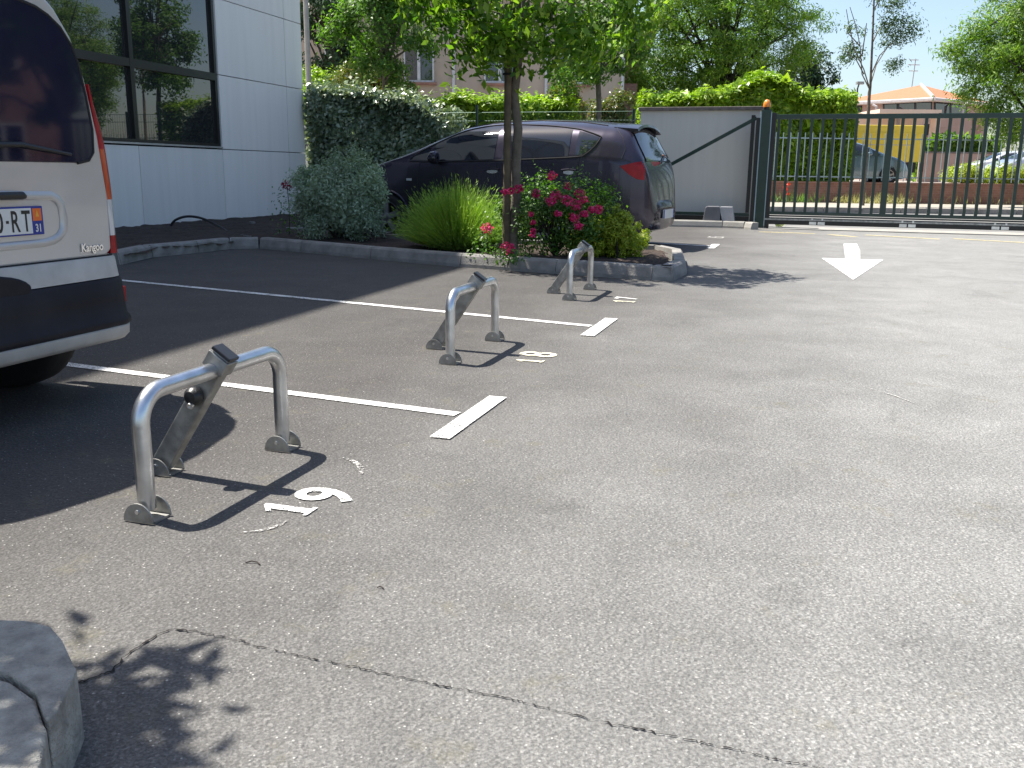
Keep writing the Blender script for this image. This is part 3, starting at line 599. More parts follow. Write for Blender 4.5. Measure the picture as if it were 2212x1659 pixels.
def archlip(sh,x,r,sd,m,parent,az):
    P=[];k=26
    for i in range(k+1):
        t=rad(-8+196*i/k); a=x+(r+.004)*math.cos(t); z=az+(r+.004)*math.sin(t); z=max(z,sh.zb(a)+.01); P.append((a,sd*(sh.Y(a,z)+.001),z))
    MB().tube(P,.016,8).build('wheel_arch',m,parent,smooth=True)
    MB().lathe([(-.45,r+.01),(.0,r+.01)],(x,sd*(sh.w(x)-.03),az),(0,sd,0),30).build('wheel_housing',M['blackplastic'],parent)
    MB().lathe([(-.30,r+.01),(-.30,0)],(x,sd*(sh.w(x)-.03),az),(0,sd,0),30).build('wheel_housing',M['blackplastic'],parent)
# ---- dark people carrier
def profile_car(e,body,detail,L=4.58,glass='glass',seats=True):
    zt=[(.10,.44),(.12,.58),(.15,.80),(.17,.93),(.24,1.12),(.34,1.31),(.43,1.475),(.58,1.535),(.73,1.55),(1.11,1.585),(1.7,1.60),(2.11,1.59),(2.53,1.55),(2.74,1.51),(3.04,1.39),(3.3,1.26),(3.55,1.14),(3.8,1.06),(4.1,.97),(4.35,.85),(4.5,.70),(4.58,.50)]
    w=[(.10,.52),(.14,.64),(.18,.71),(.24,.76),(.33,.81),(.48,.85),(.75,.875),(1.2,.885),(3.4,.885),(3.9,.86),(4.2,.79),(4.4,.70),(4.58,.54)]
    zb=[(.10,.40),(.16,.26),(.3,.19),(.6,.18),(4.3,.18),(4.58,.30)]
    belt=[(.1,1.0),(.6,1.10),(1.0,1.12),(2.3,1.06),(3.3,1.03),(4.6,.95)]
    sh=Shell(zt,w,zb,belt,.20,6,(1.03,3.72),.345); sh.az=.315
    sh.mesh('body',body,e)
    g=M[glass]
    for sd in ((1,-1) if detail else (1,-1)):
        top=smoothi([(.77,1.36),(.94,1.415),(1.09,1.45),(1.44,1.49),(1.82,1.51),(2.06,1.515),(2.35,1.50),(2.66,1.435),(2.95,1.31),(3.2,1.18),(3.36,1.08)])
        bot=smoothi([(.77,1.345),(.80,1.28),(.86,1.21),(.93,1.15),(1.0,1.125),(1.1,1.115),(1.33,1.105),(2.29,1.065),(3.0,1.05),(3.36,1.06)])
        for nm,a0,a1 in (('quarter_window',.775,1.06),('rear_side_window',1.13,2.04),('front_side_window',2.13,3.02),('corner_window',3.07,3.33)):
            sh.decal(nm,lambda a:top(a)-.012,lambda a:bot(a)+.012,a0+.01,a1-.01,g,e,sd)
        sh.line('window_trim',[(3.36,1.075),(3.2,1.185),(2.95,1.315),(2.66,1.44),(2.35,1.505),(2.06,1.52),(1.82,1.515),(1.44,1.495),(1.09,1.455),(.94,1.42),(.77,1.365),(.765,1.34),(.80,1.27),(.86,1.20),(.93,1.145),(1.0,1.12),(1.33,1.10),(2.29,1.06),(3.0,1.045),(3.36,1.05)],.009,M['rubber'],e,sd,.004)
        wheel(e,1.03,sd*.80,.315,.205,sd); wheel(e,3.72,sd*.80,.315,.205,sd)
        archlip(sh,1.03,.345,sd,body,e,.315); archlip(sh,3.72,.345,sd,body,e,.315)
        # mirror
        sh.line('mirror_arm',[(2.98,1.06),(2.96,1.06)],.02,M['blackplastic'],e,sd,.03)
        mb=MB(); mb.lathe([(-.06,.02),(-.05,.065),(-.02,.085),(.03,.08),(.07,.05),(.09,0)],(2.93,sd*.99,1.095),(1,0,0),16); mb.build('mirror',body,e,smooth=True)
        tl=interp([(.2,1.075),(.3,1.06),(.47,1.015)]); bl=interp([(.2,.85),(.28,.86),(.38,.92),(.47,1.00)])
        sh.decal('tail_light',tl,bl,.20 if sd>0 else .33,.475,M['red'],e,sd,.008)
        if detail:
            sh.line('door_seam',[(.99,1.11),(1.0,.95),(1.02,.82),(1.09,.70)],.0035,M['rubber'],e,sd,.0); sh.line('door_seam',[(2.09,1.05),(2.10,.7),(2.1,.3)],.0035,M['rubber'],e,sd,.0); sh.line('door_seam',[(3.2,1.05),(3.24,.8),(3.2,.5),(3.22,.3)],.0035,M['rubber'],e,sd,.0)
            sh.line('door_seam',[(.62,1.475),(.5,1.35),(.44,1.22),(.47,1.1)],.0035,M['rubber'],e,sd,.0)
            sh.line('sill_trim',[(1.45,.215),(3.3,.215)],.02,M['blackplastic'],e,sd,-.005)
            for a in (1.02,2.06):
                h=sh.line('door_handle',[(a+.0,.955),(a+.10,.965),(a+.19,.955)],.013,body,e,sd,.022); 
                sh.decal('handle_cup',lambda x:.968,lambda x:.905+.9*abs(x-a-.095)**1.6,a+.02,a+.17,M['chrome'],e,sd,.004,10,3)
            sh.decal('side_indicator',lambda x:.83,lambda x:.80,3.32,3.40,M['clear'],e,sd,.006,6,2)
            ob_=sh.line('roof_rail',[(.75,1.50),(1.1,1.548),(1.7,1.575),(2.4,1.545),(2.75,1.48)],.008,M['rubber'],e,sd,.0)
    sh.topdecal('rear_window',.225,.435,.60,.53,g,e,off=.009)
    sh.topdecal('windscreen',2.80,3.56,.55,.66,g,e,front=True)
    # spoiler, bumper, plate
    V=[];n=14
    for i in range(n+1):
        b=-.56+1.12*i/n; z=sh.top(.52,abs(b)); z2=sh.top(.66,abs(b))
        V+=[(.66,b,z2+.006),(.36,b*.97,z+.010),(.35,b*.97,z-.022),(.50,b,z-.03)]
    mb=MB(); mb.add(V,[(4*i+j,4*i+(j+1)%4,4*i+4+(j+1)%4,4*i+4+j) for i in range(n) for j in range(4)]+[(0,1,2,3),(4*n,4*n+1,4*n+2,4*n+3)]); mb.build('spoiler',body,e,smooth=True,angle=40)
    P=[]
    for (z,o) in ((.24,-.02),(.30,.012),(.40,.03),(.50,.035),(.56,.025),(.60,-.01)):
        for i in range(25):
            t=-1+2*i/24; b=t*.80; x=.11+.50*abs(t)**4; x2=x-o; bb=min(abs(b),sh.w(x2)+o)*(1 if b>=0 else -1)
            P.append((x2,bb*(1),z))
    mb=MB(); mb.add(P,[(r*25+i,r*25+i+1,(r+1)*25+i+1,(r+1)*25+i) for r in range(5) for i in range(24)]); mb.build('bumper',body,e,smooth=True,angle=60)
    pl=MB().box((.066,0,.43),(.012,.52,.11)).build('number_plate',M['plate'],e)
    if detail:
        MB().box((.059,.24,.43),(.004,.04,.106)).build('plate_band',M['plateblue'],pl); MB().box((.059,-.24,.43),(.004,.04,.106)).build('plate_band',M['plateblue'],pl)
        MB().tube([(.19,.0,1.06),(.21,-.2,1.12),(.24,-.34,1.165)],.009,6).build('wiper',M['blackplastic'],e)
        MB().tube([(.66,0,1.52),(.60,0,1.57),(.48,0,1.62)],[.008,.005,.003],6).build('aerial',M['blackplastic'],e)
    return sh
th=rad(156.8)
car=empty('parked_car',(2.04,12.04,0),th,'dark aubergine people carrier parked behind the planting bed, red tail light towards the gate','car')
profile_car(car,M['caraubergine'],True)
# ---- silver van, seen from behind
vanR0=np.array([-1.60,4.0]); VC=vanR0+U2*(-.86)-L2*.045
hwt=interp([(.2,.72),(.58,.73),(.85,.722),(1.04,.706),(1.257,.655),(1.458,.578),(1.533,.522),(1.60,.452),(1.68,.34),(1.74,.2),(1.77,0)])
def Yvan(s,a,z):
    zt=s.zt(a); k=s.w(a)
    if zt>1.25:
        ze=z if z<.97 else .97+(z-.97)*(1.77-.97)/(zt-.97)
        return hwt(min(ze,1.77))*k
    b=s.belt(a)
    if z<b: return hwt(z)*k
    t=min(1,(z-b)/(zt-b)); return hwt(b)*k*max(0,1-t**4)**.5
van=empty('parked_van',(VC[0],VC[1],0),math.atan2(-L2[1],-L2[0]),'silver van with tinted rear window seen from behind at the left edge','van')
vs=Shell([(0.0,1.745),(.03,1.765),(.3,1.78),(2.5,1.80),(2.75,1.74),(3.0,1.45),(3.3,1.14),(3.6,1.04),(3.85,.93),(3.97,.75),(4.0,.5)],[(0,.985),(.03,1.),(3.4,1.),(3.8,.93),(4.0,.8)],[(0,.28),(.2,.24),(3.8,.24),(4,.3)],[(0,.97),(2.9,.97),(4,.9)],Yfn=Yvan,axles=(.46,3.2),ar=.36); vs.az=.31
vs.mesh('body',M['vanpaint'],van)
def rp(u,z,o=0.): return (-o,-(u+.86),z)      # rear face point in van coordinates (u measured as in plan along the row)
def rpoly(name,pts,m,parent,o0,o1,bevel=0,mirror=False,smooth=False):
    mb=MB(); mb.prism([rp(u,z,o0) for u,z in pts],o1-o0,(-1,0,0)); return mb.build(name,m,parent,bevel=bevel)
def mirr(pts): return pts+[(-1.72-u,z) for u,z in pts[::-1]]
win=[(-.317,.944),(-.255,.955),(-.228,.985),(-.223,1.073),(-.243,1.199),(-.27,1.318),(-.297,1.38),(-.346,1.438),(-.402,1.473),(-.453,1.492),(-.52,1.503),(-.62,1.512)]
gate_o=[(-.20,.575),(-.165,.60),(-.160,.80),(-.19,1.05),(-.235,1.26),(-.29,1.41),(-.36,1.50),(-.45,1.57),(-.6,1.62)]
tg=rpoly('tailgate',mirr(gate_o),M['vanpaint'],van,.0,.035,.010)
wp_=rpoly('rear_window',mirr(win),M['vanglass'],tg,.033,.040,.004)
MB().tube([rp(u,z,.037) for u,z in win],.007,6).build('window_seal',M['rubber'],wp_,smooth=True)
# wiper and lighter heating lines inside
MB().tube([rp(-1.0,.93,.05),rp(-.78,1.0,.055),rp(-.60,1.005,.055),rp(-.36,.975,.05)],[.016,.012,.01,.006],8).build('wiper',M['blackplastic'],tg,smooth=True)
# recess around the plate
ring=[(-.80,.845),(-.46,.838),(-.425,.822),(-.403,.795),(-.393,.73),(-.40,.685),(-.434,.654),(-.47,.640),(-.52,.634),(-.80,.632)]
V=[];F=[]
rin=[(-.80,.812),(-.475,.806),(-.45,.795),(-.437,.775),(-.432,.73),(-.436,.70),(-.455,.680),(-.48,.670),(-.52,.664),(-.80,.662)]
for k,(P,o) in enumerate(((ring,.0365),([((a[0]*.55+b[0]*.45),(a[1]*.55+b[1]*.45)) for a,b in zip(ring,rin)],.047),([((a[0]*.2+b[0]*.8),(a[1]*.2+b[1]*.8)) for a,b in zip(ring,rin)],.044),(rin,.0362))): V+=[rp(u,z,o) for u,z in P]
n=len(ring); F=[(r*n+i,r*n+i+1,(r+1)*n+i+1,(r+1)*n+i) for r in range(3) for i in range(n-1)]
mb=MB(); mb.add(V,F); mb.build('plate_recess',M['vanpaint'],tg,smooth=True,angle=80)
np_=rpoly('number_plate',[(-1.05,.682),(-.524,.682),(-.524,.786),(-1.05,.786)],M['plateblue'],van,.037,.046,.002)
rpoly('plate_face',[(-1.04,.688),(-.580,.688),(-.580,.780),(-1.04,.780)],M['plate'],np_,.046,.0475)
rpoly('plate_badge',[(-.574,.733),(-.533,.733),(-.533,.778),(-.574,.778)],M['plateorange'],np_,.046,.0475)
rpoly('plate_badge',[(-.561,.748),(-.546,.748),(-.5535,.772)],M['yellowmark'],np_,.0475,.0482)
EX=(0,-1,0); EZ=(0,0,1)
text_obj('plate_text','31',.030,rp(-.5535,.692,.0478),EX,EZ,M['plate'],np_,bold=.03,sx=.8,centre=True)
for ch,u,wd in (('T',-.607,.9),('R',-.655,.80),('-',-.692,1.),('D',-.738,.8),('4',-.79,.8),('7',-.84,.8)):
    if ch=='-': rpoly('plate_text',[(-.698,.728),(-.686,.728),(-.686,.738),(-.698,.738)],M['ink'],np_,.0475,.0486)
    elif ch=='D': text_obj('plate_text','0',.076,rp(-.729,.696,.0482),EX,EZ,M['ink'],np_,bold=.015,sx=.72,centre=True)
    elif ch in 'TR': text_obj('plate_text',ch,.076,rp(u,.696,.0482),EX,EZ,M['ink'],np_,bold=.015,sx=.62,centre=True)
MB().tube([rp(-.80,.826,.056),rp(-.62,.826,.056),rp(-.605,.822,.05)],[.014,.014,.009],10).build('boot_handle',M['blackplastic'],tg,smooth=True)
bd=text_obj('model_badge','Kangoo',.043,rp(-.338,.590,.0375),np.array([0,-1,0]),np.array([0,0,1]),M['chrome'],tg,bold=.022,ext=.05,sx=.86)
MB().tube([rp(u,z,.020) for u,z in [(-.192,.582),(-.172,.62),(-.170,.80),(-.197,1.05),(-.240,1.26),(-.295,1.415),(-.37,1.51),(-.46,1.575)]],.0045,6).build('tailgate_seam',M['rubber'],tg)
MB().tube([rp(-.80,.574,.034),rp(-.20,.574,.034),rp(-.165,.579,.03)],.006,6).build('tailgate_seam',M['rubber'],tg)
# tail lights (right one in view) ; strip wrapping the corner
def tl(sd):
    def P(u,z,o): x,y,zz=rp(u,z,o); return (x,y*sd,zz)
    segs=[('red',1.245,1.0),('amber',1.0,.80),('clear',.80,.655),('red',.655,.582)]
    root=None
    def ed(z): return float(np.interp(z,[.58,.85,1.01,1.09,1.18,1.245],[-.120,-.126,-.142,-.160,-.188,-.210]))
    def inn(z): return float(np.interp(z,[.58,.65,.85,1.01,1.18,1.245],[-.170,-.162,-.166,-.186,-.212,-.218]))
    for nm,z1,z0 in segs:
        V=[];k=7
        for i in range(k+1):
            z=z0+(z1-z0)*i/k; a,b=inn(z),ed(z); V+=[P(a,z,.0),P(a,z,.032),P((a+b)/2,z,.034),P(b+.006,z,.018),P(b+.012,z,-.10)]
        mb=MB(); mb.add(V,[(5*i+j,5*i+j+1,5*i+6+j,5*i+5+j) for i in range(k) for j in range(4)]+[(0,1,2,3,4),tuple(range(5*k,5*k+5))[::-1]])
        o=mb.build('tail_light' if root is None else 'lens',M[nm],van if root is None else root,smooth=True,angle=50)
        root=root or o
tl(1); tl(-1)
# bumper as layers swept round the back
def sweep(name,layers,m,parent,half=.70,wrap=.42):
    path=[]
    for i in range(9): path.append((wrap-(wrap-.06)*i/8,half,0,1))
    for i in range(1,8): t=rad(90*i/8); path.append((.06-.06*math.sin(t)*1.,half-.06*(1-math.cos(t)),math.sin(t),math.cos(t)))
    for i in range(13): path.append((0-.012*(1-(1-i/12)**2),(half-.06)*(1-i/12)-0.,1,0))
    V=[]
    for (z,o) in layers:
        row=[(x-nx*o,-(y+ny*o),z) for x,y,nx,ny in path]; row=row+[(x,-y,z_) for x,y,z_ in row[::-1][1:]]
        V+=row; n=len(row)
    mb=MB(); mb.add(V,[(r*n+i,r*n+i+1,(r+1)*n+i+1,(r+1)*n+i) for r in range(len(layers)-1) for i in range(n-1)]); return mb.build(name,m,parent,smooth=True,angle=45)
bp=sweep('bumper',[(.488,.030),(.485,.055),(.47,.064),(.40,.070),(.335,.075),(.318,.088),(.300,.090),(.29,.082)],M['bumperblack'],van,.72)
sweep('bumper_band',[(.576,.0),(.574,.040),(.565,.046),(.50,.054),(.489,.056),(.487,.03)],M['vanband'],bp,.718)
sweep('bumper_valance',[(.293,.078),(.286,.088),(.25,.085),(.232,.068),(.222,.03)],M['vanband'],bp,.71)
mb=MB(); mb.lathe([(0,1),(0,0)],(0,0,0),(-1,0,0),24); 
mb=MB(); pr=[(-.86+.225*math.cos(t)*(1 if abs(math.cos(t))<.9 else 1),.492+.062*math.sin(t)) for t in [2*math.pi*i/28 for i in range(28)]]; mb.prism([rp(u,z,.040) for u,z in pr],.033,(-1,0,0)); mb.build('bumper_recess',M['bumperblack'],bp,bevel=.008)
MB().box((-.012,-.762,.405),(.02,.022,.065)).build('reflector',M['red'],bp)
for sd in (1,-1):
    wheel(van,.46,sd*.62,.31,.19,sd); wheel(van,3.2,sd*.635,.30,.19,sd)
    MB().bbox((.08,sd*.40,.30),(.9,sd*.55,.62)).build('wheel_housing',M['blackplastic'],van)
    vs.decal('side_window',lambda a:1.42,lambda a:1.0,.35,1.4,M['vanglass'],van,sd); vs.decal('side_window',lambda a:1.42,lambda a:1.0,1.5,2.6,M['vanglass'],van,sd)
vs.topdecal('windscreen',2.78,3.28,.50,.62,M['vanglass'],van,front=True)
MB().bbox((.25,-.55,.24),(3.7,.55,.34)).build('underbody',M['blackplastic'],van)
# ================================================================= GATE, POST, WALL
gw=empty('boundary_wall',(4.42,17.3,0),0,'grey rendered wall with a dark coping behind the sliding gate','wall')
o0=np.array([4.42,17.3]); wl=2.18
def LP(s,z,o,base=o0): p=o0+GD*s+U2*o; return np.array([p[0]-base[0],p[1]-base[1],z])
def lbox(mb,s0,s1,z0,z1,a0,a1,base=o0): mb.box(LP((s0+s1)/2,(z0+z1)/2,(a0+a1)/2,base),(s1-s0,a1-a0,z1-z0),((*GD,0),(*U2,0),(0,0,1))); return mb
lbox(MB(),-wl,-.02,-.02,2.06,0,.2).build('wall',M['gatewall'],gw); lbox(MB(),-wl-.04,0.03,2.06,2.125,-.05,.25).build('coping',M['coping'],gw,bevel=.008)
kerb('kerb',[np.array([2.55,16.95]),G(1560,492)[:2],G(1606,494)[:2],G(1622,496)[:2]],M['concrete_light'],h=.12,wd=.14)
soil('soil',[(2.0,17.3),tuple(G(1560,490)[:2]),tuple(G(1615,492)[:2]),(4.6,17.3),(2.5,18.0)],lambda x,y:.06,mt='soil')
gp=empty('gate_post',(GS[0],GS[1],0),0,'tall dark green steel gate post between the grey wall and the sliding gate','gate post')
B=GS
def GB(mb,s0,s1,z0,z1,a0,a1,base=None):
    base=B if base is None else base; p=GS+GD*(s0+s1)/2+U2*(a0+a1)/2-base; mb.box((p[0],p[1],(z0+z1)/2),(s1-s0,a1-a0,z1-z0),((*GD,0),(*U2,0),(0,0,1))); return mb
GB(MB(),-.02,.15,0,2.03,.0,.12).build('post',M['greendark'],gp,bevel=.006); GB(MB(),.155,.235,.0,1.98,.02,.10).build('guide_column',M['frame'],gp,bevel=.004)
GB(MB(),-.10,-.025,.0,1.9,.03,.10).build('back_column',M['frame'],gp,bevel=.004)
mb=MB(); GB(mb,-.03,-.012,.05,2.0,-.004,.004); GB(mb,.145,.160,.05,2.0,-.006,.002); mb.build('edge_strip',M['fence'],gp)
GB(MB(),-.05,.2,-.02,.012,-.04,.18).build('base_plate',M['galvdull'],gp)
bc=empty('beacon',(GS[0]+GD[0]*.06+U2[0]*.06,GS[1]+GD[1]*.06+U2[1]*.06,2.03),0,'orange warning beacon on top of the dark green gate post','beacon')
MB().lathe([(0,.05),(.04,.05),(.045,.07),(.05,0)],(0,0,0),(0,0,1),20).build('beacon_base',M['blackplastic'],bc,smooth=True); MB().lathe([(.045,.062),(.09,.066),(.13,.055),(.165,.035),(.18,0)],(0,0,0),(0,0,1),20).build('beacon_dome',M['orange'],bc,smooth=True,angle=60)
gt=empty('sliding_gate',(GS[0],GS[1],0),0,'long dark green sliding gate with vertical bars closing the entrance','gate')
LG=11.5; o1,o2=.045,.095
gf=MB(); GB(gf,.16,LG,1.875,1.955,o1-.005,o2+.005); GB(gf,.16,LG,.245,.30,o1-.005,o2+.005); gf.build('gate_rail',M['greendark'],gt,bevel=.004)
GB(MB(),.16,LG,.21,.235,o1,o2).build('gate_rail',M['frame'],gt)
GB(MB(),.10,LG,.075,.195,o1-.02,o2+.02).build('bottom_beam',M['frame'],gt,bevel=.01)
GB(MB(),.10,LG,.150,.180,o1-.028,o1-.0205).build('beam_ridge',M['galvdull'],gt)
k=0; s=.285
pitch=.182
while s<LG-.05:
    th_=.10 if k%23==10 else .048
    GB(MB(),s-th_/2,s+th_/2,.30,1.875,o1,o2).build('gate_post_bar' if th_>.05 else 'bar',M['greendark'],gt); s+=pitch; k+=1
for sb in (1.05,2.52,3.95,5.4): 
    mb=MB(); GB(mb,sb-.13,sb-.012,.085,.135,o1-.032,o1-.021); GB(mb,sb+.012,sb+.13,.085,.135,o1-.032,o1-.021); GB(mb,sb-.10,sb-.07,.16,.19,o1-.034,o1-.021); GB(mb,sb+.07,sb+.10,.16,.19,o1-.034,o1-.021); mb.build('joint_plate',M['galv'],gt)
# counterweight tail with the diagonal brace, running back in front of the wall
tail=MB(); GB(tail,-3.0,-.12,.20,.255,.10,.15); tail.build('tail_rail',M['greendark'],gt)
GB(MB(),-3.0,-.12,.06,.195,.10,.15).build('tail_beam',M['frame'],gt)
a=np.array([*(GD*-.10+U2*.13),1.90]); b=np.array([*(GD*-3.0+U2*.13),.30]); d=(b-a)/np.linalg.norm(b-a)
MB().box((a+b)/2,(np.linalg.norm(b-a),.04,.06),(d,(*U2,0),np.cross(d,(*U2,0)))).build('diagonal_brace',M['greendark'],gt)
GB(MB(),-.19,-.125,.26,1.95,.11,.15).build('tail_post',M['frame'],gt)
# ground track in front
strip('gate_track',GS+GD*-.1-U2*.16,GS+GD*14-U2*.16,.035,M['darkgap'],.006)
# motor housing: two boxes
mo=empty('gate_motor',(*(GS+GD*-.62-U2*.02),0),0,'dark grey rounded gate motor housing beside its pale control box by the kerb','gate motor')
MBs=GS+GD*-.62-U2*.02
q=[(-.20,0),(.125,0),(.10,.30),(.085,.325),(-.12,.325),(-.155,.305)]
mb=MB(); mb.prism([(*(GD*(x-.10)-U2*.12),.045+z) for x,z in q],.24,(*U2,0)); mb.build('housing',M['greybox'],mo,bevel=.012)
q2=[(.10,0),(.31,0),(.245,.32),(.035,.32),(.035,.24)]
mb=MB(); mb.prism([(*(GD*(x-.03)-U2*.10),.045+z) for x,z in q2],.20,(*U2,0)); mb.build('control_box',M['lightbox'],mo,bevel=.006)
mb=MB(); mb.prism([(*(GD*x-U2*.12),.0) for x in (-.27,.25)]+[(*(GD*x+U2*.12),.0) for x in (.25,-.27)],.045,(0,0,1)); mb.build('base_plate',M['concrete'],mo)
# ================================================================= FENCES AND WALLS BEYOND
wf=empty('mesh_fence',(2.2,18.0,0),0,'green wire mesh fence behind the dark car, left of the grey wall','fence')
fa=np.array([2.24,18.02]); fb=np.array([-2.6,19.6]); fd=(fb-fa)/np.linalg.norm(fb-fa); FL=np.linalg.norm(fb-fa)
def FP(s,z): p=fa+fd*s-np.array([2.2,18.0]); return (p[0],p[1],z)
mb=MB()
for i in range(int(FL/.06)): mb.tube([FP(i*.06,.1),FP(i*.06,2.06)],.0032,3,False)
for z in (.3,.9,1.5,1.9,2.06): mb.tube([FP(0,z),FP(FL,z)],.0045,4,False)
mb.build('wire_panel',M['wire'],wf)
for s_,h in ((.02,2.1),(2.35,2.12),(3.15,2.2)): MB().tube([FP(s_,0),FP(s_,h)],.03,8).build('fence_post',M['greendark'],wf)
bw=empty('brick_wall',(0,29.15,0),0,'low red brick wall across the road','wall')
MB().bbox((-12,-.15,0),(45,.15,.70)).build('wall',M['brick'],bw); MB().bbox((-12,-.2,.70),(45,.2,.745)).build('coping',M['brick'],bw)
rf=empty('railing',(0,29.15,.745),0,'pale blue grey metal railing on top of the low brick wall','railing')
mb=MB(); mb.bbox((-6,-.02,.13),(40,.02,.165)); mb.bbox((-6,-.02,1.27),(40,.02,1.305)); mb.build('rail',M['fence'],rf)
xs=[6.4+i*.222 for i in range(100)]; rg=random.Random(4)
pk=None
for i,x in enumerate(xs):
    if pk is None: pk=MB().bbox((-.011,-.011,.03),(.011,.011,1.45)).build('picket',M['fence'],rf); pk.location=(x,.0305,0)
    else: c=pk.copy(); SC.collection.objects.link(c); c.parent=rf; c.location=(x,.0305,0)
# ================================================================= VEGETATION
def bush(name,label,cat,c,R,m,N,size,seed,ncl=60,cr=.16,aspect=.4,jit=.7,up=.35,shell=.5,stem=True,core=.55,group=None,flat=1.,droop=0,zmin=.05):
    rng=np.random.default_rng(seed); e=empty(name,(c[0],c[1],0),0,label,cat,group); cc=np.array([0,0,c[2]])
    P,o,cl=crown_pts(cc,R,ncl,max(1,N//ncl),cr,rng,shell,flat); k=P[:,2]>zmin; P,o=P[k],o[k]
    Vs=[leafarr(P,o,size,aspect,jit,up,droop,rng)]
    n2=int(N*.35); d=unit(rng.normal(0,1,(n2,3))); Pc=cc+d*np.array(R)*core*rng.uniform(.5,1,(n2,1)); Pc=Pc[Pc[:,2]>zmin]
    Vs.append(leafarr(Pc,unit(Pc-cc),size*1.5,.7,.8,.2,0,rng))
    leafmesh('foliage',Vs,m,e)
    if stem:
        mb=MB()
        for q in cl[:14]: mb.tube([(0,0,0),tuple(q*np.array([.4,.4,.5])),tuple(q)],[.014,.01,.004],5)
        mb.build('stem',M['barkdark'],e)
    return e
# planting bed, left to right
bush('round_bush','rounded silvery green feathery bush at the left of the planting bed','bush',(*G(722,523,.08)[:2]+(0,.45),.58),(.56,.52,.50),LM['santolina'],22000,.045,11,ncl=200,cr=.12,aspect=.32,jit=.8,up=.5,shell=.72,core=.8)
# its lower skirt hanging to the right
# lavender: long thin blades
def lavender():
    rng=np.random.default_rng(21); c=G(975,545,.08)[:2]+np.array([.04,.40]); e=empty('lavender',(c[0],c[1],.06),0,'dome of fresh green lavender stalks in the middle of the planting bed','lavender')
    N=6500; th=rng.uniform(0,2*math.pi,N); tl=rng.uniform(0,1,N)**.62*rad(80); d=np.stack([np.sin(tl)*np.cos(th),np.sin(tl)*np.sin(th),np.cos(tl)],1)
    L=(.60+.12*rng.normal(0,1,N)*.6+.05*np.sin(th*3))[:,None]; L=L*(1+.04*np.cos(tl)[:,None]); b=d*np.array([.12,.12,0])*rng.uniform(0,1,(N,1))
    mid=b+d*L*.6+np.array([0,0,.03]); tip=b+d*L*np.array([1.,1.,1.])+np.array([0,0,.05])*np.sin(tl)[:,None]*1.2; tip[:,2]=np.maximum(tip[:,2],.02); mid[:,2]=np.maximum(mid[:,2],.03)
    sd=unit(np.cross(d,rng.normal(0,1,(N,3)))); w=.0035
    V=np.stack([b,mid+sd*w,tip,mid-sd*w],1).reshape(-1,3)
    # leaves along the lower stalks
    k=rng.integers(0,N,13000); f=rng.uniform(.25,.85,(13000,1)); P=b[k]+(mid[k]-b[k])*f*1.35; V2=leafarr(P,d[k],.045,.13,.5,.2,0,rng,along=d[k]*1.4); V2=V2[:]
    leafmesh('foliage',[V,V2],LM['lavender'],e)
    k=rng.choice(N,2600,replace=False); P=tip[k]; V3=leafarr(P-d[k]*.02,np.cross(d[k],[0,0,1.])+.01,.05,.16,.3,0,0,rng,along=d[k]*3)
    leafmesh('flower_spike',[V3],LM['lavender'],e)
lavender()
def cluster(parent,c,r,m,rng,n=90,name='flower_cluster',size=.022):
    d=unit(rng.normal(0,1,(n,3))); P=np.array(c)+d*r*rng.uniform(.55,1,(n,1))*np.array([1,1,.8]); V=leafarr(P,d,size,.9,.7,.2,0,rng); return leafmesh(name,[V],m,parent)
def rosebush():
    c=np.array([.44,9.75]); e=empty('rose_bush',(c[0],c[1],.06),0,'rose bush with many magenta flower clusters right of the staked tree','rose bush'); rng=np.random.default_rng(31)
    canes=MB(); tips=[]
    for i in range(34):
        t=rng.uniform(0,2*math.pi); rr=rng.uniform(.15,.62); h=rng.uniform(.35,.85)*(1-.35*(rr/.62)**2); p=np.array([rr*math.cos(t),rr*.75*math.sin(t),h]); tips.append(p); canes.tube([(0,0,0),tuple(p*np.array([.35,.35,.6])),tuple(p)],[.007,.005,.003],5)
    for i in range(46): t=rng.uniform(0,2*math.pi); rr=rng.uniform(.1,.60); tips.append(np.array([rr*math.cos(t),rr*.7*math.sin(t),rng.uniform(.08,.7)]))
    canes.build('stem',M['barkdark'],e)
    T=np.array(tips); n=115; P=np.repeat(T,n,0)+rng.normal(0,.065,(len(T)*n,3)); P=P[P[:,2]>.01]; leafmesh('foliage',[leafarr(P,unit(P-np.array([0,0,.3])),.036,.62,.6,.4,0,rng)],LM['rose'],e)
    # clusters at photographed places: pixel and approximate distance
    for (x,y,Y,r) in ((1105,412,9.35,.045),(1122,408,9.4,.055),(1090,414,9.3,.035),(1158,418,9.35,.06),(1192,380,9.7,.06),(1228,402,9.6,.055),(1202,420,9.3,.075),(1190,434,9.2,.07),(1225,432,9.25,.075),(1252,418,9.4,.07),(1245,443,9.3,.07),(1262,432,9.3,.05),(1240,470,9.2,.055),(1250,488,9.15,.05),(1262,462,9.2,.05),(1292,452,9.35,.055),(1278,452,9.3,.045),(1148,462,9.1,.022),(1151,480,9.1,.026),(1152,498,9.05,.03),(1150,508,9.05,.025),(1205,462,9.1,.04)):
        p=at(x,y,Y)-np.array([c[0],c[1],.06]); cluster(e,p,r*.9,LM['petal'],rng,int(45+r*900))
rosebush()
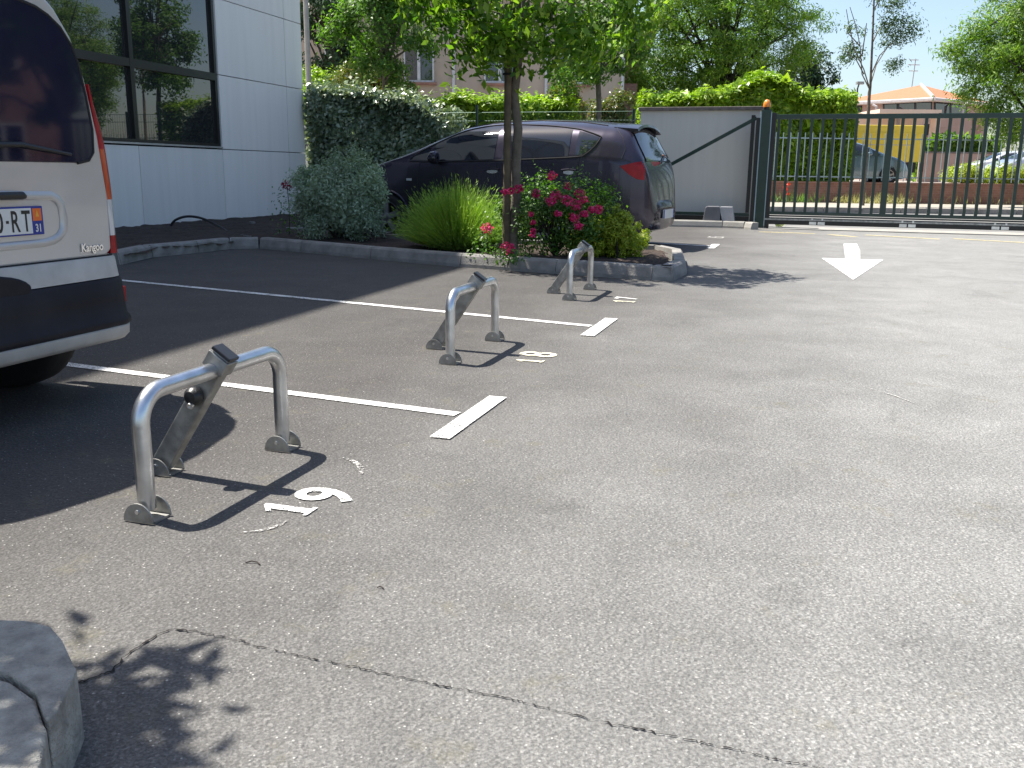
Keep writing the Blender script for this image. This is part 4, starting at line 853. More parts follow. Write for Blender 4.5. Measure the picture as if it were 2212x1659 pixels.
def smallrose(name,label,x,y,Y,r,mm,seed,leafc=.07,h0=.06):
    rng=np.random.default_rng(seed); p=at(x,y,Y); e=empty(name,(p[0],p[1]+.02,h0),0,label,'rose'); z=p[2]-h0
    MB().tube([(.0,.0,0),(.01,.0,z*.5),(0,-.01,z)],.005,5).build('stem',M['barkdark'],e)
    n=220; P=np.stack([rng.normal(0,leafc,n),rng.normal(0,leafc,n),rng.uniform(.02,max(z,.05),n)],1); leafmesh('foliage',[leafarr(P,unit(P-np.array([0,0,z/2])+.001),.036,.6,.6,.4,0,rng)],LM['rose'],e)
    cluster(e,(0,-.03,z),r,mm,rng,130)
smallrose('rose','magenta rose cluster leaning out at the right edge of the lavender',1051,494,9.25,.065,LM['petal'],41,.09)
smallrose('rose','low magenta rose bloom touching the kerb below the stake',1098,536,8.9,.075,LM['petal'],42,.10)
smallrose('rose','lone dark red rose against the white building wall',620,400,12.4,.085,LM['petaldark'],43,.10)
bush('golden_bush','low yellow green euonymus bush at the right end of the planting bed','bush',(*G(1318,560,.08)[:2]+(0,.38),.24),(.42,.36,.24),LM['euonymus'],15000,.026,51,ncl=150,cr=.06,aspect=.55,jit=.6,up=.5,shell=.7,core=.8)
bush('golden_bush','taller yellow green shoots between the roses and the low euonymus','bush',(*at(1338,480,9.5)[:2],.36),(.16,.2,.30),LM['euonymus'],6000,.026,52,ncl=70,cr=.055,aspect=.5,jit=.6,up=.5,shell=.4,core=.7)
# ---- staked tree
def staked_tree():
    c=np.array([.0,9.55]); e=empty('young_tree',(c[0],c[1],0),0,'young leafy tree tied to a wooden stake in the planting bed','tree'); rng=np.random.default_rng(61)
    P=[];O=[];C=[]
    cc=np.array([.02,0,3.05]); Pt,o,cl=crown_pts(cc,(.98,1.0,1.12),92,62,.19,rng,.45); P.append(Pt);O.append(o)
    low=np.array([(x,y,z) for x,y,z in ((-.85,-.1,2.5),(-.7,-.3,2.38),(-.5,-.2,2.25),(-.3,-.35,2.12),(-.1,-.3,2.15),(.15,-.3,2.1),(.4,-.2,2.1),(.65,0,2.1),(.9,.1,2.2),(1.1,.1,2.35),(.3,.3,2.15),(-.2,.3,2.2),(.7,.4,2.15),(.05,-.5,2.25),(-.45,.1,2.1),(1.2,-.1,2.5),(-1.0,0,2.7),(-1.1,-.1,2.85))]); Pl=np.repeat(low,150,0)+rng.normal(0,.12,(len(low)*150,3)); P.append(Pl); O.append(unit(Pl-cc))
    P=np.concatenate(P);O=np.concatenate(O); leafmesh('crown',[leafarr(P,O,.098,.48,.5,.25,1.0,rng)],LM['main'],e)
    mb=MB(); tg=list(cl[:34])+[q for q in low]; branchy(mb,(0,0,0),(.03,.02,2.35),.052,.040,[],rng,12); 
    branchy(mb,(.03,.02,2.3),(.05,.0,3.5),.038,.018,tg,rng,8,.0); mb.build('trunk',M['bark'],e,smooth=True)
    st=empty('stake',(c[0]-.075,c[1]-.03,0),0,'round weathered wooden stake tied to the young tree in the bed','stake')
    MB().tube([(0,0,0),(0,0,2.0)],[.040,.036],12).build('post',M['stake'],st,smooth=True); MB().tube([(-.045,-.02,1.86),(0,-.05,1.86),(.08,-.03,1.86),(.13,.02,1.86),(.08,.09,1.86),(0,.05,1.86),(-.045,-.02,1.86)],.011,6).build('tie',M['rubber'],st)
staked_tree()
# black irrigation hose looping out of the soil
hp=[at(366,503,14.4),at(368,490,14.4),at(378,476,14.4),at(400,468,14.4),at(425,469,14.3),at(450,477,14.2),at(475,490,13.9),at(500,505,13.3),G(545,513,.11)]
mb=MB(); 
tag(mb.tube(cat(hp),.019,8).build('hose',M['hose'],smooth=True),'black plastic hose arching out of the soil beside the white wall','hose')
# ---- hedges
def hedge(name,label,p0,p1,wd,hf,m,N,size,seed,z0=0.,aspect=.42,up=.5,jit=.5,group=None,bump_=.12,endr=.5,dens_top=.45):
    rng=np.random.default_rng(seed); p0=np.array(p0,float);p1=np.array(p1,float); d=p1-p0; L=np.linalg.norm(d); d/=L; n=np.array([d[1],-d[0]]); 
    e=empty(name,(p0[0],p0[1],z0),0,label,'hedge',group)
    if n[1]>0: n=-n
    nt_=int(N*dens_top); nf=N-nt_
    s=rng.uniform(0,L,N); lump=bump_*(np.sin(s*3.1+1)+np.sin(s*7.3)*.6+np.sin(s*1.3)*.7)/2
    H=np.array([hf(x/L) for x in s])+lump*.6
    P=np.zeros((N,3)); O=np.zeros((N,3))
    # top
    w_=rng.uniform(-.5,.5,nt_); P[:nt_,:2]=d*s[:nt_,None]+n*(w_*wd)[:,None]; P[:nt_,2]=H[:nt_]-np.abs(w_)**3*.8*wd*.8-rng.exponential(.07,nt_)+rng.exponential(.05,nt_)*(rng.random(nt_)<.3); O[:nt_]=np.concatenate([n*(w_*1.2)[:,None],np.full((nt_,1),1.)],1)
    # near face + some far
    hh=rng.uniform(0,1,nf); P[nt_:,:2]=d*s[nt_:,None]+n*(.5*wd+lump[nt_:]*.8+.10*np.sin(hh*9+s[nt_:]*2)-rng.exponential(.07,nf))[:,None]; P[nt_:,2]=hh*H[nt_:]*.98; O[nt_:]=np.array([n[0],n[1],.25])
    # ends
    k=rng.random(N)<.10; P[k,:2]=d*np.where(rng.random(k.sum())<.5,0,L)[:,None]+n*(rng.uniform(-.5,.5,k.sum())*wd)[:,None]+rng.normal(0,.08,(k.sum(),2)); O[k]=0; O[k,:2]=d*np.where((P[k,:2]@d)>L/2,1,-1)[:,None]; P[k,2]=rng.uniform(0,1,k.sum())*hf(.5)*.9
    V=leafarr(P,O,size,aspect,jit,up,0,rng)
    # dense inner foliage
    nc=N//4; s2=rng.uniform(.1,L-.1,nc); z2=rng.uniform(0,.96,nc)*np.array([hf(x/L) for x in s2])-.08; P2=np.zeros((nc,3)); P2[:,:2]=d*s2[:,None]+n*rng.uniform(-.1,.36,nc)[:,None]*wd; P2[:,2]=np.maximum(z2,.02)
    V2=leafarr(P2,np.tile([n[0],n[1],.3],(nc,1)),size*2.6,.8,.5,.2,0,rng)
    leafmesh('foliage',[V,V2],m,e)
    mb=MB()
    for i in range(int(L/.6)+1):
        q=d*(.3+i*.6); 
        if .3+i*.6<L: mb.tube([(q[0],q[1],0),(q[0]+.03,q[1],hf((.3+i*.6)/L)*.7)],[.03,.012],5)
    # opaque woody core so the far side does not show through
    K=10; c=[(d*L*(.03+.94*i/K),hf(.03+.94*i/K)) for i in range(K+1)]; vs=[]; 
    for q,h in c: vs+=[(*(q+n*wd*.22),0),(*(q+n*wd*.22),h*.86),(*(q-n*wd*.22),h*.86),(*(q-n*wd*.22),0)]
    mb.add(vs,[(4*i+j,4*i+4+j,4*i+5+j,4*i+1+j) for i in range(K) for j in range(3)]+[(0,1,2,3),(4*K,4*K+1,4*K+2,4*K+3)]); mb.build('branches',M['barkdark'],e)
    return e
hs=interp([(0,2.50),(.35,2.5),(.6,2.35),(.8,2.25),(.93,2.0),(1,1.5)])
hedge('hedge','thick silvery leaved hedge beside the office building corner',(-4.15,20.2),(-1.2,19.7),1.1,hs,LM['silver'],30000,.11,71,aspect=.5,up=.5,jit=1.0,bump_=.15)
hl=interp([(0,2.25),(.3,2.60),(.5,2.45),(.8,2.5),(1,2.5)])
hedge('hedge','bright green laurel hedge behind the wire mesh fence',(-2.3,21.6),(1.3,21.0),1.0,hl,LM['laurel'],15000,.11,72,bump_=.12)
hf_=interp([(0,3.2),(.15,3.3),(.36,3.4),(.44,3.6),(.50,3.85),(.58,4.0),(.66,3.85),(.74,3.55),(.82,3.4),(.9,3.4),(1,3.3)])
hedge('hedge','tall bright laurel hedge standing behind the brick wall and railing',(4.0,31.0),(10.5,30.6),1.6,hf_,LM['laurel'],40000,.18,73,z0=0,bump_=.18,dens_top=.4)
# shrubs left behind the hedges
bush('shrub','reddish brown photinia shrub right of the staked tree trunk','shrub',(*at(1212,200,23.5)[:2],2.25),(.62,.6,.95),LM['photinia'],7000,.085,81,ncl=60,cr=.2,core=.7)
bush('shrub','yellow green shrub just right of the staked tree trunk','shrub',(*at(1145,225,23)[:2],2.0),(.45,.5,.75),LM['laurel'],3500,.085,82,ncl=35,cr=.18,core=.7)
bush('shrub','dark photinia shrub at the left end of the tall laurel hedge','shrub',(*at(1320,205,24.5)[:2],2.2),(.62,.6,.75),LM['photinia'],7000,.085,83,ncl=60,cr=.2,core=.7)
bush('shrub','large reddish green shrub under the liquidambar, behind the silvery hedge','shrub',(*at(790,170,24)[:2],2.5),(1.25,.8,1.15),LM['photinia'],11000,.085,84,ncl=90,cr=.24,core=.7)
bush('shrub','yellow green shrub behind the lamp pole beside the white building','shrub',(*at(690,175,27)[:2],2.6),(.9,.8,1.3),LM['laurel'],6000,.10,85,ncl=60,cr=.24,core=.7)
# ---- trees
def tree(name,label,base,top,c,R,m,N,size,seed,ncl=80,cr=.5,r0=.12,r1=.06,bark='bark',aspect=.42,jit=.6,up=.3,droop=.2,shell=.35,flat=.75,extra=(),group=None,split=.5):
    rng=np.random.default_rng(seed); b=np.array(base,float); e=empty(name,b,0,label,'tree',group)
    P,o,cl=crown_pts(np.array(c)-b,R,ncl,N//ncl,cr,rng,shell,flat); Vs=[leafarr(P,o,size,aspect,jit,up,droop,rng)]; tg=list(cl[:40])
    for ex,er,en in extra: q=np.array(ex)-b; Pe=q+rng.normal(0,1,(en,3))*np.array(er)*.5; Vs.append(leafarr(Pe,unit(Pe-q+1e-6),size,aspect,jit,up,droop,rng)); tg.append(q)
    leafmesh('crown',Vs,m,e); mb=MB(); branchy(mb,(0,0,0),np.array(top)-b,r0,r1,tg,rng,10,split); mb.build('trunk',M[bark],e,smooth=True); return e
t0=at(830,215,22.5)
tree('liquidambar_tree','star leaved green tree with a slim grey trunk behind the silvery hedge',(t0[0],22.5,0),(t0[0],22.5,4.2),(t0[0]+.05,22.5,4.05),(1.12,1.1,1.45),LM['liquid'],12500,.10,91,ncl=80,cr=.33,r0=.07,r1=.05,shell=.35,extra=(((at(720,75,22.3)),(.4,.3,.25),500),((at(740,50,22.3)),(.4,.3,.3),500),((at(925,100,22.3)),(.35,.3,.3),500)),split=.68)
t0=at(700,60,29)
tree('dark_tree','dark dense tree behind the lamp pole at the edge of the white building',(t0[0]+.3,29,0),(t0[0]+.3,29,5.),(t0[0]+.2,29,5.9),(1.35,1.4,3.4),LM['dark'],14000,.14,92,ncl=90,cr=.5,r0=.15,r1=.08,bark='barkdark',split=.4)
t0=at(1290,250,21)
tree('young_tree','young tree with a thin trunk before the beige house, right of the staked tree',(t0[0],21,0),(t0[0]+.02,21,4.2),(t0[0]-.15,21,4.0),(1.0,1.0,1.4),LM['liquid'],10000,.10,93,ncl=70,cr=.3,r0=.07,r1=.05,extra=((at(1215,160,20.8),(.3,.3,.2),300),(at(1380,110,20.8),(.3,.3,.4),400)),split=.68)
# foliage hanging past the frame top between them
c_=at(1560,90,38)
tree('acacia_tree','large light green feathery tree behind the tall laurel hedge',(c_[0],38,0),(c_[0]+.2,38,8.5),(c_[0]-.2,38,6.9),(4.0,3.2,4.6),LM['acacia'],62000,.17,94,ncl=420,cr=.55,r0=.25,r1=.10,bark='barkdark',aspect=.22,droop=.8,shell=.25,flat=.55,
     extra=((at(1740,35,38),(.9,.6,.3),700),(at(1712,60,38),(.6,.5,.3),500),(at(1738,95,38),(.6,.5,.35),500),(at(1420,150,37),(1.2,.8,1.),2200),(at(1700,5,38),(.7,.6,.4),500),(at(1700,130,37.5),(.9,.6,.8),1500),(at(1440,60,37),(.9,.8,1.),1500),(at(1395,175,37),(1.1,.8,.6),2200),(at(1480,185,37),(1.2,.8,.5),1800)),split=.25)
c_=at(1745,165,44)
tree('dark_tree','darker dense tree to the right of the big feathery tree',(c_[0],44,0),(c_[0],44,4.5),(c_[0]-.3,44,4.4),(1.7,1.6,2.0),LM['dark'],12000,.17,95,ncl=90,cr=.5,r0=.15,r1=.08,bark='barkdark')
c_=at(2255,120,27)
tree('acacia_tree','tall light green feathery tree hanging in from the right edge',(c_[0]+.4,27,.12),(c_[0]+.5,27,6.0),(c_[0]+.25,27,4.9),(2.35,2.0,2.7),LM['acacia'],42000,.13,96,ncl=260,cr=.42,r0=.16,r1=.07,bark='barkdark',aspect=.24,droop=.7,shell=.3,flat=.6,
     extra=((at(2065,105,27),(.5,.5,.3),900),(at(2090,140,27),(.5,.5,.3),900),(at(2110,70,27),(.6,.5,.5),1200),(at(2095,200,27),(.5,.5,.35),900),(at(2150,235,27),(.6,.5,.5),1500),(at(2185,280,27),(.5,.5,.5),1400),(at(2140,150,27),(.7,.6,.6),1800)),split=.3)
# thin tree on the verge
def thin_tree():
    rng=np.random.default_rng(97); b=at(1865,425,26.5); b[2]=.12; e=empty('thin_tree',b,0,'thin bare young tree with sparse tufts of leaves on the grass verge beyond the gate','tree')
    Pp=[at(1866,425,26.5),at(1870,340,26.5),at(1875,260,26.5),at(1878,200,26.5),at(1880,188,26.5),at(1884,100,26.5),at(1888,0,26.5),at(1890,-80,26.5)]
    mb=MB(); mb.tube([p-b if i else (0,0,0) for i,p in enumerate(Pp)],[.055,.052,.048,.046,.036,.03,.024,.015],8)
    br=[[(1878,192),(1862,160),(1858,100),(1850,60),(1836,15)],[(1878,190),(1866,150),(1845,105),(1835,60),(1828,20)],[(1880,185),(1893,140),(1915,105),(1935,85)],[(1880,165),(1900,120),(1925,95)],[(1886,90),(1900,60),(1930,45),(1955,40)],[(1866,160),(1850,130),(1828,110)],[(1862,120),(1868,80),(1872,50)],[(1888,20),(1900,0),(1915,-12)],[(1858,100),(1840,80),(1830,70)]]
    for q in br:
        P=[at(x,y,26.5+.3*i*(-1)**len(q))-b for i,(x,y) in enumerate(q)]; mb.tube(P,[.018-.012*i/len(P) for i in range(len(P))],5)
    mb.build('trunk',M['bark'],e,smooth=True)
    Vs=[]
    for (x,y,rx,rz,n) in ((1935,45,.38,.20,420),(1960,70,.30,.22,360),(1915,62,.25,.16,240),(1935,85,.25,.16,240),(1925,15,.3,.12,200),(1945,0,.25,.12,150),(1935,135,.2,.12,180),(1926,148,.15,.12,110),(1838,105,.22,.14,220),(1828,125,.2,.14,180),(1838,60,.16,.12,120),(1862,70,.1,.12,60),(1905,-5,.3,.15,200),(1850,120,.2,.1,110),(1975,55,.2,.2,130),(1912,95,.15,.1,80)):
        c=at(x,y,26.5)-b; P=c+rng.normal(0,1,(n,3))*np.array([rx,.22,rz])*.62; Vs.append(leafarr(P,unit(P-c+1e-5),.095,.28,.6,.3,.2,rng))
    leafmesh('crown',Vs,LM['thin'],e)
thin_tree()
def grass_patch(name,label,c,rx,ry,h,N,seed,m='grass',z=0.12,cat='grass',kind='stuff'):
    rng=np.random.default_rng(seed); r=np.sqrt(rng.uniform(0,1,N)); t=rng.uniform(0,2*math.pi,N); P=np.stack([c[0]+rx*r*np.cos(t),c[1]+ry*r*np.sin(t),np.full(N,z)],1)
    d=rng.normal(0,.35,(N,3)); d[:,2]=1; d=unit(d); V=leafarr(P,rng.normal(0,1,(N,3)),h,.06,.3,0,0,rng,.6,along=d*4); o=leafmesh(name,[V],LM[m]); return tag(o,label,cat,kind=kind)
gcc=G(1885,441,.12); grass_patch('grass','dry pale grass growing round the thin tree on the verge',(gcc[0]+.3,gcc[1]+1.9),1.5,1.8,.26,2600,101)
grass_patch('grass','sparse dry weeds along the foot of the brick wall',(13.5,28.8),7.,.2,.22,260,102)
grass_patch('weeds','green weeds in front of the brick wall behind the left gate bars',(*at(1720,435,28.3)[:2],),.8,.4,.28,150,103,'rose')
mb=None
def poppies():
    rng=np.random.default_rng(5); p=at(1700,410,28.2); e=empty('poppy',(p[0],28.2,.12),0,'small red poppies in front of the brick wall seen through the gate','flower')
    z=p[2]-.12; MB().tube([(0,0,0),(0,0,z)],.006,4).build('stem',M['wire'],e)
    for dx,dz in ((0,0),(.05,-.12),(-.06,.08),(.02,.16)): cluster(e,(dx,0,z+dz),.045,LM['poppy'],rng,30,'flower',.04)
poppies()
grass_patch('weeds','small green weed growing at the gate track',(*G(1682,490)[:2],),.06,.06,.13,90,104,'euonymus',0.0)
# low shrubs before the far cars
for i,(x0,x1,lb) in enumerate(((2040,2120,'low green shrub behind the railing in front of the white car'),(2115,2230,'low green shrub behind the railing in front of the grey car'))):
    c=at((x0+x1)/2,383,31.2); bush('shrub',lb,'shrub',(c[0],31.2,1.0),((x1-x0)/2*31.2/2000,.5,.30),LM['euonymus'],4500,.07,110+i,ncl=40,cr=.2,core=.8,group='low shrubs behind the railing')
hedge('hedge','green climbing hedge on the wall before the terracotta roofed building',(at(1990,300,50)[0],50),(at(2150,300,50)[0],50),.8,interp([(0,1.5),(.2,2.3),(1,2.2)]),LM['acacia'],9000,.22,120,z0=.66)
# ================================================================= HOUSES, TRUCK, FAR CARS, LAMPS
hb=empty('beige_house',(0,32,0),0,'beige rendered house with white windows and downpipes behind the trees','house')
x0,x1=-14,at(1350,150,32)[0]
MB().bbox((x0,0,0),(x1,8,6.6)).build('wall',M['beige'],hb)
mb=MB(); mb.add([(x0-.4,-.4,6.6),(x1+.3,-.4,6.6),(x1-3,4,8.4),(x0+3,4,8.4),(x1+.3,8.4,6.6),(x0-.4,8.4,6.6)],[(0,1,2,3),(1,4,2),(4,5,3,2),(5,0,3)]); mb.build('roof',M['tile2'],hb)
def window(parent,xc,zc,w_,h_,y=-.02,fm='whitepvc'):
    mb=MB(); t=.055
    mb.bbox((xc-w_/2,y-.04,zc-h_/2),(xc+w_/2,y,zc-h_/2+t)); mb.bbox((xc-w_/2,y-.04,zc+h_/2-t),(xc+w_/2,y,zc+h_/2)); mb.bbox((xc-w_/2,y-.04,zc-h_/2+t),(xc-w_/2+t,y,zc+h_/2-t)); mb.bbox((xc+w_/2-t,y-.04,zc-h_/2+t),(xc+w_/2,y,zc+h_/2-t)); mb.bbox((xc-.05,y-.05,zc-h_/2+t),(xc+.05,y,zc+h_/2-t))
    o=mb.build('window',M[fm],parent); MB().bbox((xc-w_/2+.03,y-.012,zc-h_/2+.03),(xc+w_/2-.03,y+.015,zc+h_/2-.03)).build('pane',M['glass'],o); MB().bbox((xc-w_/2-.08,y-.12,zc-h_/2-.09),(xc+w_/2+.08,y+.01,zc-h_/2-.005)).build('sill',M['brick2'],o); return o
for x in (905,1080,735,1240): window(hb,at(x,140,32)[0],4.40,1.0 if x!=1080 else 1.05,.85+.4)
for x in (980,1180,1345): MB().tube([(at(x,150,32)[0],-.08,0),(at(x,150,32)[0],-.08,6.5)],.05,8).build('downpipe',M['whitepvc'],hb)
xa=x1+.0; MB().bbox((xa+.005,1.0,0),(xa+.55,7,3.9)).build('brick_annex',M['brick2'],hb)
hc=empty('brick_house',(at(1372,100,40)[0],40,0),0,'gable of an old tiled roof showing between the trees','house')
MB().bbox((-3,.3,0),(.55,6,5.1)).build('wall',M['brick2'],hc); mb=MB(); mb.add([(-3,-.1,4.9),(.15,-.1,4.4),(1.0,-.1,6.95),(-3,-.1,7.1),(-3,4,4.9),(.15,4,4.4),(1.0,4,6.95),(-3,4,7.1)],[(0,1,2,3),(4,5,6,7),(1,5,6,2),(3,2,6,7)]); mb.build('roof',M['tile2'],hc)
# terracotta roofed building
tb=empty('terracotta_building',(32.4,75,.66),0,'pink building with a terracotta tiled hip roof and glazed upper floor across the road','building')
TB=np.array([32.4,75,.66])
def tp(x,y,Y): return at(x,y,Y)-TB
eL,eC,eR=tp(1790,225,82),tp(2016,211,75),tp(2150,219,80); hC=eC[2]
def eavebox(mb,a,b,z0,z1,th=.3):
    a2,b2=a[:2],b[:2]; d=(b2-a2)/np.linalg.norm(b2-a2); n=np.array([-d[1],d[0]]); 
    mb.prism([(*a2,z0),(*b2,z0),(*(b2+n*th),z0),(*(a2+n*th),z0)],z1-z0,(0,0,1))
def _n(a,b): d=(b-a)[:2]; d=d/np.linalg.norm(d); return d,np.array([-d[1],d[0]])
d0,n0=_n(eL,eC); d1,n1=_n(eC,eR)
A0=eL[:2]+n0*.5; q_=np.linalg.solve(np.array([d0,-d1]).T,(eC[:2]+n1*.5)-A0); CC=A0+d0*q_[0]; R1=eR[:2]+n1*.5
mb=MB(); mb.prism([(*p,0) for p in (A0,CC,R1,R1+np.array([-2,14]),A0+np.array([4,14]))],hC-.02,(0,0,1)); mb.build('wall',M['pink'],tb)
rg_=tp(1990,180,84); rgL=tp(1930,186,92); back=np.array([eC[0]+2,eC[1]+24,hC])
mb=MB(); V=[np.append(eL[:2],hC),np.append(eC[:2],hC),np.append(eR[:2],hC),np.append(rg_[:2],hC+1.75),back,np.append(eL[:2]+np.array([6,20]),hC)]
mb.add(V,[(0,1,3),(1,2,3),(2,4,3),(4,5,3),(5,0,3)]); mb.add([v-np.array([0,0,.12]) for v in V[:3]]+V[:3],[(0,1,4,3),(1,2,5,4)]); mb.build('roof',M['tile'],tb)
mb=MB(); 
for a,b in ((V[0],V[1]),(V[1],V[2])): mb.tube([a-(0,.1,.12),b-(0,.1,.12)],.16,6)
mb.tube([V[1]+(0,0,.05),V[3]+(0,0,.05)],.14,6); mb.build('gutter',M['gutter'],tb)
def facequad(name,x0,y0,x1,y1,side,m,parent,off=.06,thick=.06):
    a,b=(eL,eC) if side==0 else (eC,eR); d=(b-a)[:2]; d/=np.linalg.norm(d); n=np.array([-d[1],d[0]]); base=a[:2]+n*.5+TB[:2]
    def hit(x,y):
        r=ray(x,y); t=np.dot(base,n)/np.dot(r[:2],n); return np.array([r[0]*t,r[1]*t,CH+r[2]*t])-TB
    pts=[hit(x0,y1),hit(x1,y1),hit(x1,y0),hit(x0,y0)]; return MB().prism([p-np.append(n*off,0) for p in pts],thick,(*n,0)).build(name,m,parent)
f0=facequad('window',1908,220,2014,246,0,M['frame'],tb); 
for a,b in ((1912,1938),(1944,1976),(1981,2012)): facequad('pane',a,222,b,246,0,M['officeglass'],f0,.09,.02)
f1=facequad('window',2017,221,2088,246,1,M['frame'],tb)
for a,b in ((2019,2048),(2053,2084)): facequad('pane',a,223,b,246,1,M['officeglass'],f1,.09,.02)
facequad('window',1843,228,1862,245,0,M['frame'],tb); facequad('dark_cladding',2100,250,2118,330,1,M['brick2'],tb)
MB().tube([tp(1885,226,77),tp(1893,230,76.8),tp(1893,262,76.8)],.10,6).build('downpipe',M['gutter'],tb); MB().tube([tp(2090,222,77),tp(2080,228,76.8),tp(2078,330,76.8)],.10,6).build('downpipe',M['gutter'],tb)
an=empty('aerial',tuple(tp(1970,182,84)+TB),0,'thin television aerial on the terracotta roof','aerial')
mb=MB(); mb.tube([(0,0,-.6),(0.1,0,2.1)],.035,5); 
for z,l in ((2.0,.35),(1.6,.5),(1.1,.4)): mb.tube([(-l,0,z),(l,0,z)],.03,4)
mb.build('mast',M['galvdull'],an)
pb=empty('peach_annex',(*at(1950,380,64)[:2],.66),0,'pale peach flat roofed annex in front of the terracotta roofed building','building'); PB=np.array([*at(1950,380,64)[:2],.66])
def pbx(name,xa,xb,ya,yb,Y,m,dep=4,parent=pb,d2=0): 
    a=at(xa,yb,Y)-PB;b=at(xb,ya,Y)-PB; return MB().bbox((a[0],a[1],max(a[2],0)),(b[0],a[1]+dep,b[2])).build(name,m,parent)
pbx('wall',1800,1995,246,330,64,M['peach'],5); pbx('parapet',1900,2035,237,244,61,M['peach'],6); pbx('wall',2012,2034,244,395,61,M['peach'],1.2)
pbx('wall',1996,2070,275,395,63,M['pink'],3); w1=pbx('window',1996,2011,268,292,62.5,M['frame'],.2); pbx('column',1938,1946,246,270,63.5,M['plinth'],.2)
pw=empty('pink_wall',(*at(2060,370,49)[:2],.66),0,'low pink rendered wall below the climbing hedge','wall'); q0=at(1985,372,49)[0]-at(2060,370,49)[0]
MB().bbox((q0,0,0),(q0+4.6,.2,at(2000,331,49)[2]-.66)).build('wall',M['pink'],pw); MB().bbox((q0-.05,-.04,at(2000,331,49)[2]-.66),(q0+4.65,.24,at(2000,329,49)[2]-.62)).build('coping',M['coping'],pw)
bn=empty('bench',(*at(2052,372,47)[:2],.66),0,'small grey bench in front of the low pink wall','bench')
MB().bbox((-.4,-.15,.36),(.4,.2,.42)).build('seat',M['plinth'],bn); MB().bbox((-.34,-.1,0),(-.28,.15,.36)).build('leg',M['plinth'],bn); MB().bbox((.28,-.1,0),(.34,.15,.36)).build('leg',M['plinth'],bn)
# truck
tk0=at(1990,383,45); tk=empty('box_truck',(tk0[0],45,.66),0,'yellow box truck parked beyond the railing','truck'); TK=np.array([tk0[0],45,.66])
zt=at(1990,271,45)[2]-.66; zb=at(1990,350,45)[2]-.66; xl=at(1770,300,45)[0]-tk0[0]
MB().bbox((xl,0,zb),(-.05,2.2,zt)).build('cargo_box',M['truckyellow'],tk,bevel=.03)
MB().bbox((xl,-.03,zt-.40),(-.06,-.002,zt-.34)).build('rib',M['truckyellow'],tk); MB().bbox((xl+1,-.012,zb+.75),(-.5,-.002,zb+.78)).build('seam',M['gutter'],tk)
MB().bbox((xl-1.6,.1,.45),(xl-.05,2.1,1.9)).build('cab',M['truckyellow'],tk,bevel=.12); MB().bbox((xl,.3,.45),(-.2,1.9,zb-.02)).build('chassis',M['blackplastic'],tk)
MB().bbox((-.05,.05,.5),(.08,.3,.9)).build('tail_light',M['red'],tk); MB().bbox((-.03,.0,zb),(.02,2.2,zb+.25)).build('rear_bar',M['blackplastic'],tk)
for wx in (at(2142,380,45)[0]-tk0[0]-3.6,): pass
for wx in (-1.35,-2.05+0*1,xl-.9): wheel(tk,wx,.15,.34,.25,-1,spokes=6)
# far cars share the first car's shell, smaller details left out
def farcar(label,loc,rz,body,k=.95):
    e=empty('parked_car',loc,rz,label,'car'); profile_car(e,body,False); e.scale=(k,k,k); return e
p=at(1945,385,34.2); farcar('blue grey car facing right behind the railing, in front of the yellow truck',(p[0]-4.25,34.2,.66),rad(-2),M['steelblue'],.93)
p=at(2072,372,46); farcar('white hatchback facing left behind the low shrubs',(p[0]+4.3,45.6,.66),rad(176),M['whitecar'],.95)
p=at(2140,372,41); farcar('silver grey car nearest the right edge beyond the railing, its front hidden by shrubs',(p[0]+4.0,41.2,.66),rad(184),M['silvercar'],.92)
p=at(745,190,25.5); pv=empty('parked_car',(p[0]-3.4,25.6,0),0,'grey car roof just showing above the silvery hedge','car'); profile_car(pv,M['silvercar'],False); pv.scale=(1,1,1.87/1.6*1.16)
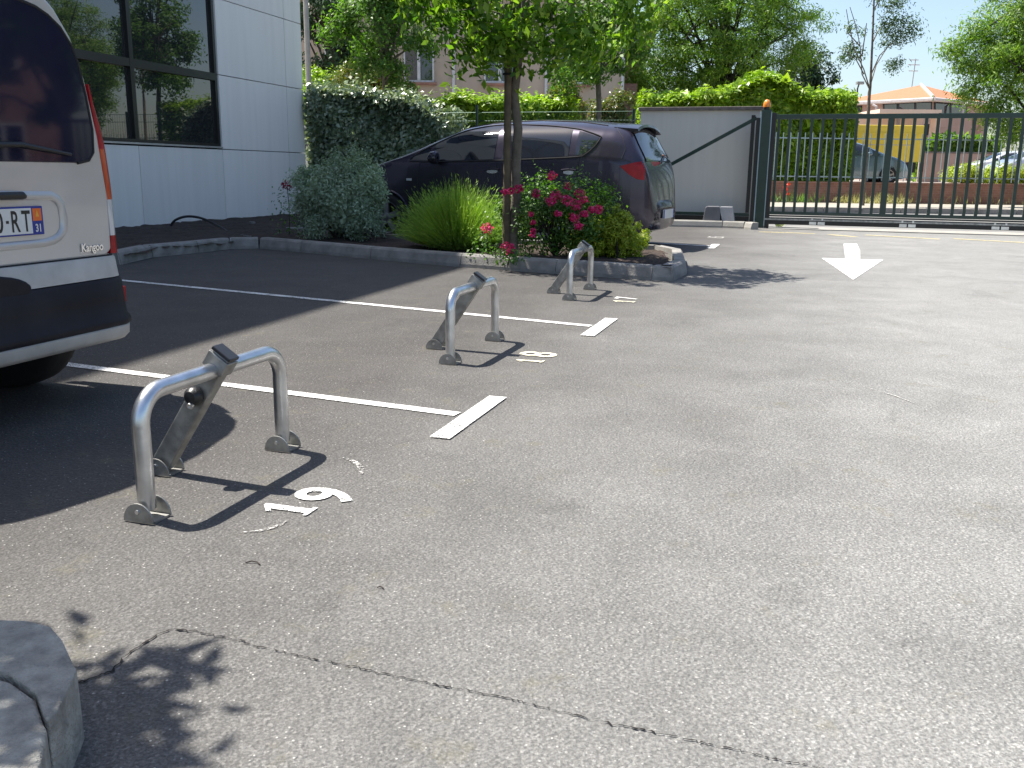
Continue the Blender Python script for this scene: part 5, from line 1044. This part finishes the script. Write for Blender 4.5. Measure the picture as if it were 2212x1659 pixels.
# lamps
lp=at(667,187,26); le=empty('lamp_pole',(lp[0],26,0),0,'tall round grey lighting pole beside the corner of the white building','lamp pole')
MB().tube([(0,0,0),(0,0,8.5)],[.085,.06],14).build('pole',M['pole'],le,smooth=True); MB().tube([(0,0,8.5),(.5,-.3,8.9),(1.0,-.6,8.95)],.04,8).build('arm',M['pole'],le); MB().box((1.25,-.75,8.95),(.6,.2,.1)).build('lantern',M['pole'],le)
q=at(1850,180,60); l2=empty('street_lamp',(at(1846,262,60)[0],60,.66),0,'distant thin street lamp with a small tilted head left of the thin tree','street lamp'); hz=q[2]-.66
MB().tube([(0,0,0),(.0,0,hz-.3),(.08,0,hz)],[.07,.05,.04],6).build('pole',M['barkdark'],l2); MB().box((.12,0,hz+.02),(.42,.3,.16)).build('lantern',M['galvdull'],l2)
# things outside the frame that shade the scene or are mirrored in the office windows
GX=[((*(G(x,y)[:2]-SH*(2.3+h)),2.3+h),(r,r,.12),n) for x,y,h,r,n in ((215,1478,.1,.09,16),(270,1500,.3,.10,16),(330,1465,.2,.10,16),(400,1450,.0,.07,7),(300,1540,.1,.11,20),(250,1600,.25,.11,20),(180,1560,.05,.12,24),(330,1610,.3,.10,14),(130,1640,.1,.14,34),(60,1600,.2,.14,24),(20,1420,.1,.12,14),(90,1500,.3,.12,14),(-60,1500,.2,.2,40),(200,1680,.2,.16,40),(60,1750,.2,.2,60))]
tree('garden_tree','small leafy tree in the near planting bed at the left','' or (-2.25,1.5,.1),(-2.2,1.6,2.2),(-2.45,1.55,2.75),(.36,.34,.30),LM['main'],900,.11,130,ncl=16,cr=.11,r0=.05,r1=.03,shell=.3,extra=GX)
tree('street_tree','leafy tree beyond the gate to the right of the view',(22,22,0),(22,22,4),(22,22,5.6),(3.,3.,3.2),LM['liquid'],16000,.22,131,ncl=120,cr=.6,r0=.18,r1=.1)
tree('street_tree','leafy tree nearer the gate to the right of the view',(17,14.5,0),(17,14.5,3.6),(17,14.5,5.2),(2.6,2.6,3.),LM['liquid'],14000,.2,132,ncl=110,cr=.55,r0=.16,r1=.1)
bh=empty('brick_house',(26,12,0),rad(-70),'two storey brick house to the right of the entrance','house'); MB().bbox((-7,0,0),(6,9,6)).build('wall',M['brick2'],bh); mb=MB(); mb.add([(-7.4,-.5,6),(6.4,-.5,6),(6.4,9.5,6),(-7.4,9.5,6),(-4,4.5,8.2),(3,4.5,8.2)],[(0,1,5,4),(1,2,5),(2,3,4,5),(3,0,4)]); mb.build('roof',M['tile'],bh)
for x in (-5,-1.5,2,4.6):
    for z in (1.6,4.4): window(bh,x,z,1.2,1.2)
hedge('hedge','clipped hedge along the lane to the right of the view',(12.5,4.0),(16.5,12.),1.,interp([(0,1.6),(1,1.6)]),LM['laurel'],9000,.13,133)
